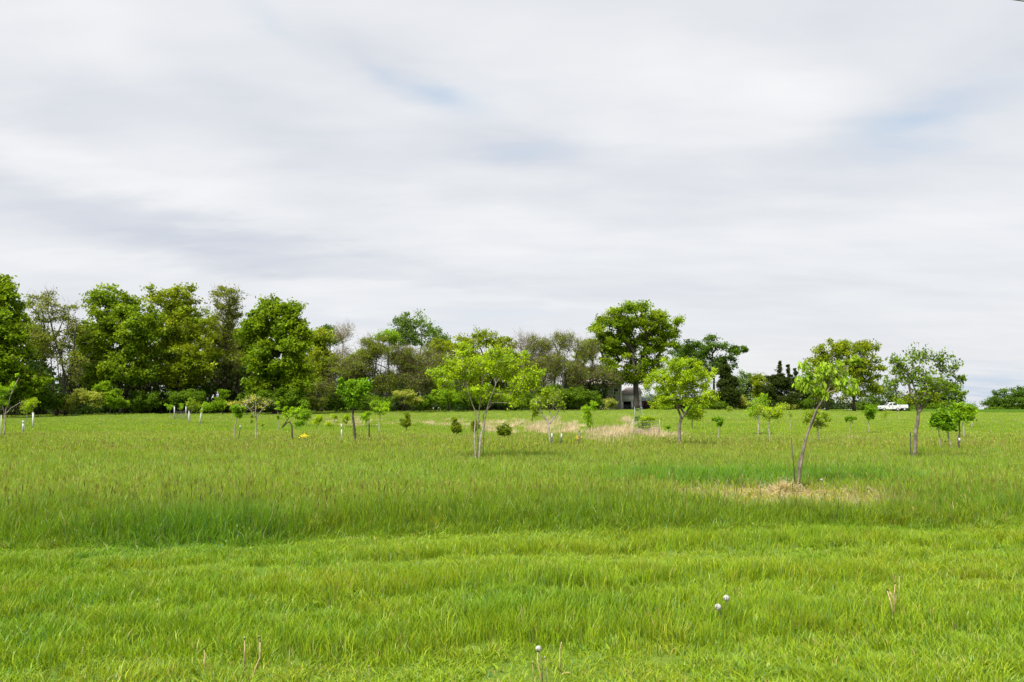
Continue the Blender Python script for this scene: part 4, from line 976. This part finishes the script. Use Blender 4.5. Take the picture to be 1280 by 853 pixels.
# ------------------------------------------------------------------ buildings
def build_buildings():
    def place(px, d): x, _ = on_ray(px, 512, d); return np.array([x, d, float(terrain(x, d))])
    # grey-brown house
    D = 150; o0 = place(777, D); k = D / F
    zt = on_ray(777, 481, D)[1] - o0[2]
    o = thing('house', 'grey brown sided house half hidden behind bushes, left of the white garage', 'house', tuple(o0))
    Wd = 6.5; m = MB(); m.box(-Wd, 0, 0, 8, -.3, zt); link('wall', m.me('house_wall', M_WALL_G), o)
    bw = M_WALL_G
    m = MB()      # lapped siding boards
    nb = 16
    for i in range(nb):
        z = i * zt / nb; m.box(-Wd - .01, .01, -.03, -.002, z + .02, z + zt / nb * .93)
    link('siding', m.me('siding', bw), o, kind='stuff')
    m = MB(); m.box(-.16, .05, -.07, -.031, -.2, zt); link('corner_board', m.me('corner_board', M_WALL_W), o)
    m = MB(); m.box(-Wd - .4, .4, -.5, 8.5, zt + .003, zt + .16)
    rt = zt + 1.3; y0, y1 = -.5, 8.5; ym = 4.0
    m.add([(-Wd - .4, y0, zt + .163), (.4, y0, zt + .163), (.4, ym, rt), (-Wd - .4, ym, rt), (-Wd - .4, y1, zt + .163), (.4, y1, zt + .163)], [(0, 1, 2, 3), (3, 2, 5, 4)], [(1, 5, 2), (0, 3, 4)])
    link('roof', m.me('house_roof', M_ROOF), o)
    wx = (770 - 777) * k; wz = on_ray(770, 490, D)[1] - o0[2]
    for cx_, in ((wx,), (wx - 3.2,)):
        m = MB(); w, h, f = .42, .55, .1
        m.box(cx_ - w - f, cx_ + w + f, -.12, -.035, wz + h, wz + h + f); m.box(cx_ - w - f, cx_ + w + f, -.12, -.035, wz - h - f, wz - h)
        m.box(cx_ - w - f, cx_ - w, -.12, -.035, wz - h + .002, wz + h - .002); m.box(cx_ + w, cx_ + w + f, -.12, -.035, wz - h + .002, wz + h - .002)
        m.box(cx_ - w, cx_ + w, -.10, -.04, wz - .03, wz + .03)
        wo = link('window', m.me('window_frame', M_WHITE), o)
        m = MB(); m.box(cx_ - w, cx_ + w, -.06, -.038, wz - h, wz + h); link('pane', m.me('pane', M_GLASS), wo)
    # white garage with brown roof
    D = 153; o1 = place(792, D); k = D / F
    o = thing('garage', 'white garage with a brown roof and a dark open bay behind the great oak trunk', 'garage', tuple(o1))
    xl = (777.6 - 792) * k; xr = (802 - 792) * k; ze = on_ray(790, 493.5, D)[1] - o1[2]; zr = on_ray(790, 485, D)[1] - o1[2]; zo = on_ray(790, 502, D)[1] - o1[2]
    m = MB(); m.box(xl, xr, 0, .2, zo, ze); m.box(xl, xl + .25, 0, .2, -.3, zo - .002); m.box(xl + 1.75, xl + 2.1, 0, .2, -.3, zo - .002); m.box(xr - .8, xr, 0, .2, -.3, zo - .002)
    m.box(xl + .002, xl + .2, .202, 6, -.3, ze); m.box(xr - .2, xr - .002, .202, 6, -.3, ze); m.box(xl + .21, xr - .21, 5.8, 5.99, -.3, ze)
    link('wall', m.me('garage_wall', M_WALL_W), o)
    m = MB(); m.add([(xl - .2, -.3, ze + .003), (xr + .2, -.3, ze + .003), (xr + .2, 3, zr), (xl - .2 + 1.5, 3, zr), (xl - .2, 6.3, ze + .003), (xr + .2, 6.3, ze + .003),
                     (xl - .2, -.3, ze + .14), (xr + .2, -.3, ze + .14), (xr + .2, 3, zr + .14), (xl + 1.3, 3, zr + .14), (xl - .2, 6.3, ze + .14), (xr + .2, 6.3, ze + .14)],
                    [(6, 7, 8, 9), (9, 8, 11, 10), (0, 1, 7, 6), (0, 3, 2, 1), (3, 4, 5, 2)], [(6, 9, 10)])
    link('roof', m.me('garage_roof', M_ROOF), o)
    m = MB(); m.box(xl + .26, xl + 1.74, .5, .56, -.3, zo - .6); link('gate', m.me('garage_gate', M_POST), o)
    m = MB(); m.box(xl + .26, xr - .3, 3.5, 3.6, -.3, zo); link('bay_shade', m.me('garage_bay_shade', M_DARK), o)  # near-black sheet standing in for the shade inside the open bay
    # low building with a pale roof and a dark red wall
    D = 156; o2 = place(826, D); k = D / F
    o = thing('shed', 'low shed with pale roof and dark red wall behind the round lime tree', 'shed', tuple(o2))
    xl = (803.5 - 826) * k; xr = (850 - 826) * k; ze = on_ray(820, 501.5, D)[1] - o2[2]; zr = on_ray(820, 491, D)[1] - o2[2]
    m = MB(); m.box(xl, xr, 0, 5, -.3, ze); link('wall', m.me('shed_wall', M_BRICK), o)
    m = MB(); m.add([(xl - .1, -.4, ze + .003), (xr + .3, -.4, ze + .003), (xr + .3, 2.5, zr), (xl - .1, 2.5, zr), (xl - .1, 5.4, ze + .003), (xr + .3, 5.4, ze + .003)],
                    [(0, 1, 2, 3), (3, 2, 5, 4), (0, 4, 5, 1)], [(0, 3, 4), (1, 5, 2)])
    link('roof', m.me('shed_roof', M_ROOF_PALE), o)
    m = MB(); m.box(xl + .3, xl + 1.6, -.03, -.003, -.2, ze - .3); link('door', m.me('shed_door', M_DARK), o)
    # roof corner seen through the brown thicket
    D = 160; o3 = place(500, D); z = on_ray(505, 482, D)[1] - o3[2]
    o = thing('barn', 'grey barn gable just showing through the brown thicket in the middle', 'barn', tuple(o3))
    m = MB(); m.box(-4.5, 2.5, 0, 6, -.3, z - 1.2); m.add([(-4.5, 0, z - 1.2), (2.5, 0, z - 1.2), (2.2, 0, z), (-4.5, 6, z - 1.2), (2.5, 6, z - 1.2), (2.2, 6, z)], None, [(0, 1, 2), (3, 5, 4)]); link('wall', m.me('barn_wall', M_STEEL), o)
    m = MB(); m.tube([(-4.9, -.2, z - 1.3), (2.3, -.2, z + .06)], .09, 4); m.add([(-4.8, -.3, z - 1.18), (2.3, -.3, z + .05), (2.3, 6.2, z + .05), (-4.8, 6.2, z - 1.18), (-4.8, -.3, z - 1.08), (2.3, -.3, z + .15), (2.3, 6.2, z + .15), (-4.8, 6.2, z - 1.08)], [(4, 5, 6, 7), (0, 1, 5, 4), (3, 7, 6, 2), (0, 3, 2, 1)])
    link('roof', m.me('barn_roof', M_ROOF_PALE), o)


build_buildings()


def build_truck():
    D = 162; x0, _ = on_ray(1116, 512, D); z0 = float(terrain(x0, D)) + .05
    o = thing('pickup_truck', 'white pickup truck with a boxed bed parked on the skyline, facing left', 'pickup truck', (x0, D, z0))
    k = D / F; W2 = .92

    def prof(pts, y0, y1, taper=0.0):
        n = len(pts); V = [(x, y0, z) for x, z in pts] + [(x, y1, z) for x, z in pts]
        bm = bmesh.new(); vs = [bm.verts.new(v) for v in V]
        bm.faces.new(vs[:n]); bm.faces.new(vs[n:][::-1])
        for i in range(n): j = (i + 1) % n; bm.faces.new((vs[i], vs[i + n], vs[j + n], vs[j]))
        bmesh.ops.recalc_face_normals(bm, faces=bm.faces)
        bmesh.ops.bevel(bm, geom=[e for e in bm.edges], offset=.05, segments=2, affect='EDGES')
        me = bpy.data.meshes.new('p'); bm.to_mesh(me); bm.free(); return me
    def L(name, me, mat, par=o): me.materials.append(mat); return link(name, me, par)
    body = prof([(-2.72, .5), (-2.72, .95), (-2.6, 1.08), (-1.5, 1.16), (.72, 1.16), (.95, 1.0), (1.15, .55), (1.15, .42), (-2.0, .40)], -W2, W2); L('body', body, M_WHITE)
    cab = prof([(-1.55, 1.15), (-.85, 1.74), (.15, 1.78), (.62, 1.62), (.98, 1.15)], -W2 * .86, W2 * .86); cb = L('cab', cab, M_WHITE)
    wm = prof([(-1.28, 1.2), (-.78, 1.66), (-.42, 1.68), (-.42, 1.2)], -W2 * .86 - .02, -W2 * .86 + .06); L('front_window', wm, M_GLASS, cb)
    wm = prof([(-.32, 1.2), (-.32, 1.68), (.12, 1.69), (.45, 1.55), (.6, 1.2)], -W2 * .86 - .02, -W2 * .86 + .06); L('rear_window', wm, M_GLASS, cb)
    wm = prof([(-1.62, 1.17), (-.95, 1.72), (-.88, 1.70), (-1.5, 1.17)], -W2 * .7, W2 * .7); L('windscreen', wm, M_GLASS, cb)
    bx = prof([(1.28, .62), (1.34, 1.18), (1.6, 1.34), (2.72, 1.34), (2.72, .62)], -W2, W2); L('bed_box', bx, M_WHITE)
    m = MB(); m.box(1.1, 2.6, -.7, .7, .38, .58); link('chassis', m.me('chassis', M_RUBBER), o)
    m = MB(); m.box(-2.80, -2.70, -W2 * .95, W2 * .95, .42, .60); link('bumper', m.me('bumper', M_STEEL), o)
    for y in (-.62, .62):
        m = MB(); m.box(-2.745, -2.69, y - .16, y + .16, .72, .88); link('headlight', m.me('headlight', M_GLASS), o)
    m = MB(); m.box(2.70, 2.75, -.85, -.65, .75, 1.1); link('tail_light', m.me('tail_light', M_BRICK), o)
    for x in (-2.15, .55, 1.95):
        for y in (-W2 + .06, W2 - .06):
            m = MB(); m.tube([(x, y - .13, .36), (x, y + .13, .36)], .37, 18); w = link('wheel', m.me('tyre', M_RUBBER, True), o)
            m = MB(); s = -1 if y < 0 else 1; m.tube([(x, y + s * .11, .36), (x, y + s * .145, .36)], .21, 12); link('rim', m.me('rim', M_STEEL), w)
            m = MB(); th = np.linspace(0, math.pi, 9); m.tube(np.stack([x + .43 * np.cos(th), 0 * th + y + s * .02, .38 + .43 * np.sin(th)], -1), .035, 4); link('wheel_arch', m.me('wheel_arch', M_RUBBER), o)
    m = MB(); m.box(-.46, -.38, -W2 - .012, -W2 + .01, .55, 1.1); link('door_gap', m.me('door_gap', M_RUBBER), o)
    m = MB(); m.tube([(-1.2, -W2 - .02, 1.2), (-1.2, -W2 - .18, 1.24)], [.05, .09], 6); link('mirror', m.me('mirror', M_RUBBER), o)
    m = MB(); m.tube([(.9, 0, 1.2), (.9, 0, 1.9)], .02, 4); link('aerial', m.me('aerial', M_POST), o)


build_truck()


# ------------------------------------------------------------------ small things in the grass
def build_small():
    rng = np.random.default_rng(77)
    gd = 'dandelion seed heads in the mown grass'

    def clock(px, py, r, label, bare=False, hgt=None, lean=(0, 0)):
        # the head is in view: walk its ray to where it is hgt above the ground
        hgt = hgt or .16; rr = ray(px, py); t = 2.0
        tt = np.linspace(2, 25, 2300); t = tt[np.argmax(CAMZ + rr[2] * tt <= terrain(rr[0] * tt, rr[1] * tt) + hgt)]
        p = rr * t; g = np.array([p[0] - lean[0], p[1] - lean[1], float(terrain(p[0] - lean[0], p[1] - lean[1]))]); top = np.array([p[0], p[1], CAMZ + p[2]]) - g
        o = thing('dandelion', label, 'dandelion', tuple(g), gd)
        m = MB(); m.tube([(0, 0, -.02), top * .5 + [.006, 0, .01], top], [.0035, .003, .0022], 5)
        sm = MB(); link('stem', m.me('stem', M_STEM), o)
        m = MB(); m.tube([top - [0, 0, .004], top + [0, 0, .004]], [.006, .007], 8); core = link('receptacle', m.me('receptacle', M_STEM), o)
        if not bare:
            n = 150; d = unit(rng.normal(size=(n, 3))); m = MB(); m.sticks(top + d * .004, top + d * r, .0004, .0003)
            # feathery parasols: a little star on each ray
            for j in range(n):
                c = top + d[j] * r; a = unit(np.cross(d[j], rng.normal(size=3))); b = np.cross(d[j], a); w = r * .26
                m.add([c + a * w, c + b * w, c - a * w, c - b * w], [(0, 1, 2, 3)])
            link('seed_ball', m.me('seed_ball', M_FLOWER, col=(.50, .50, .48)), o)
        else:
            n = 8; d = unit(rng.normal(size=(n, 3)) + [0, 0, .6]); m = MB()
            for j in range(n):
                c = top + d[j] * r * .5; a = unit(np.cross(d[j], rng.normal(size=3))); b = np.cross(d[j], a); w = r * .28
                m.add([c + a * w, c + b * w, c - a * w, c - b * w], [(0, 1, 2, 3)])
            link('seed_tuft', m.me('seed_tuft', M_FLOWER, col=(.5, .49, .46)), o)
    clock(908, 748, .026, 'upper right of the two round white dandelion clocks in the mown grass', hgt=.19)
    clock(897.5, 759, .026, 'lower left of the two round white dandelion clocks in the mown grass', hgt=.17, lean=(-.02, 0))
    clock(673, 811, .019, 'ragged white seed head, largest of the tall stalks at the bottom middle', hgt=.24, lean=(-.03, 0))
    clock(681, 822, .013, 'small white seed head right of the ragged one at the bottom middle', bare=True, hgt=.22, lean=(-.01, 0))
    clock(665.5, 828, .010, 'small low white tuft left of the ragged one at the bottom middle', bare=True, hgt=.2)
    clock(306, 797, .014, 'spent white seed head, left one of the two at the bottom left', bare=True, hgt=.22)
    clock(324, 796, .012, 'spent seed head right of its neighbour at the bottom left', bare=True, hgt=.22, lean=(.01, 0))
    clock(1119, 717, .012, 'small white tuft on top of a stalk beside the dry bent leaves at right', bare=True, hgt=.27, lean=(.02, 0))
    clock(1027, 600, .022, 'white clock in the tall grass right of the leaning trunk', hgt=.42)
    clock(461, 833, .010, 'tiny white seed head on a stalk near the bottom, left of middle', bare=True, hgt=.2)
    # dry bent leaves and stalks
    gy = 'dry stalks in the mown grass'

    def stalk(pix, label, w=.006):
        rr0 = hit(pix[0][0], pix[0][1], .3); D = rr0[1]; o = thing('dry_stalk', label, 'dry stalk', tuple(rr0), gy)
        P = []
        for (a, b) in pix: x, z = on_ray(a, b, D); P.append((x - rr0[0], 0, z - rr0[2]))
        P[0] = (P[0][0], 0, -.02)
        m = MB(); m.tube(P, np.linspace(w, w * .5, len(P)), 5); link('stem', m.me('dry_stem', M_STRAW), o)
        m = MB(); m.tube([P[-1], np.array(P[-1]) + [.004, 0, .012]], [w * .9, w * .3], 5); link('dried_head', m.me('dry_head', M_BARK_DARK), o)
    stalk([(1117, 770), (1114, 755), (1109, 738)], 'dry tan leaf bent to the left in the mown grass at right', .008)
    stalk([(1118, 770), (1117, 748), (1111, 739)], 'paler curled leaf inside the tan one in the mown grass at right', .006)
    stalk([(1123, 760), (1124, 738), (1124, 720)], 'upright greenish stalk right of the dry tan leaves', .004)
    stalk([(1118, 765), (1118, 742), (1119, 730)], 'brown budded stalk between the tan leaves and the greenish stalk', .005)
    stalk([(678, 858), (675, 842), (672, 828), (672, 815)], 'reddish leaning stalk under the ragged seed head at the bottom middle', .005)
    stalk([(700, 840), (699.5, 825), (700, 812), (702, 802)], 'upright tan stalk right of the seed heads at the bottom middle', .006)
    stalk([(698, 840), (706, 841), (714, 841), (719, 846)], 'snapped stalk lying to the right at the bottom middle', .007)
    stalk([(313, 853), (319, 836), (325, 822), (325, 802)], 'curving tan stalk at the bottom left', .006)
    stalk([(304, 850), (305, 825), (306, 800)], 'thin reddish stalk left of the curving tan one at the bottom left', .004)
    stalk([(256, 840), (256, 826), (255, 812)], 'short brown stalk alone near the bottom left', .004)
    # yellow flowers
    for (px, py, w, lab) in [(380, 551, 9, 'patch of yellow flowers right of the bent trunk tree'), (723, 553, 5, 'small patch of yellow flowers at the wooden post foot')]:
        b = hit(px, py, .6); k = b[1] / F; n = 50; mbp = MB(); ms = MB()
        for i in range(n):
            x = rng.normal(0, w * k * .28); y = rng.normal(0, .15); h = .38 + rng.normal(0, .05) - .25 * abs(x); r = .03
            t = rng.random() * 3; c = np.array([x, y, h]); a = np.array([math.cos(t), math.sin(t), .3]) * r; bb = np.array([-math.sin(t), math.cos(t), .2]) * r
            mbp.add([c + a, c + bb, c - a, c - bb], [(0, 1, 2, 3)]); mbp.add([c + a * .5 + [0, 0, r], c - a * .5 + [0, 0, r], c - bb], None, [(0, 1, 2)])
            ms.sticks(np.array([[x * .8, y, 0]]), np.array([[x, y, h]]), .003, .002)
        o = thing('wildflowers', lab, 'wildflowers', tuple(b)); link('blossom', mbp.me('blossom', M_FLOWER, col=(.72, .60, .02)), o); link('stems', ms.me('stems', M_STEM), o)
    # heap of straw at the foot of the leaning tree
    b = hit(985, 614); n = 900
    th = rng.random(n) * 6.283; r = np.abs(rng.normal(0, .33, n)); x = r * np.cos(th) * 1.0 - .02; y = r * np.sin(th) * .6
    h = .15 * np.exp(-(r / .28) ** 2) + .03
    A = np.stack([x, y, h * rng.random(n)], -1); dd = unit(np.stack([rng.normal(size=n), rng.normal(size=n), np.abs(rng.normal(0, .5, n)) + .1], -1)); B = A + dd * rng.uniform(.08, .26, (n, 1))
    w = unit(np.cross(dd, rng.normal(size=(n, 3)))) * .006
    V = np.stack([A - w, A + w, B + w * .5, B - w * .5], 1).reshape(-1, 3)
    col = np.array([.62, .53, .33]) * rng.uniform(.5, 1.2, (n, 1))
    link('straw_heap', mesh('straw_heap', V, np.arange(n * 4).reshape(-1, 4), mat=M_LEAF, col=np.repeat(col, 4, 0)), loc=tuple(b), label='heap of dead straw at the foot of the leaning tree', category='straw', kind='stuff')
    # lush dark tufts of grass
    # overhead cable crossing the upper right corner
    D = 14.0; xa, za = on_ray(1262, -1, D)
    pts = [(xa + t, D + .05 * t, za - .125 * t + .0012 * t * t) for t in np.linspace(-45, 30, 26)]
    m = MB(); m.tube(pts, .012, 6); link('overhead_cable', m.me('overhead_cable', M_CABLE, True), label='overhead cable just crossing the top right corner', category='cable')


M_STEM = plain('flower_stem', (0.22, 0.20, 0.08), 0.6, 0.3, 30)
M_STRAW = plain('dry_straw', (0.45, 0.33, 0.17), 0.7, 0.25, 40)
build_small()
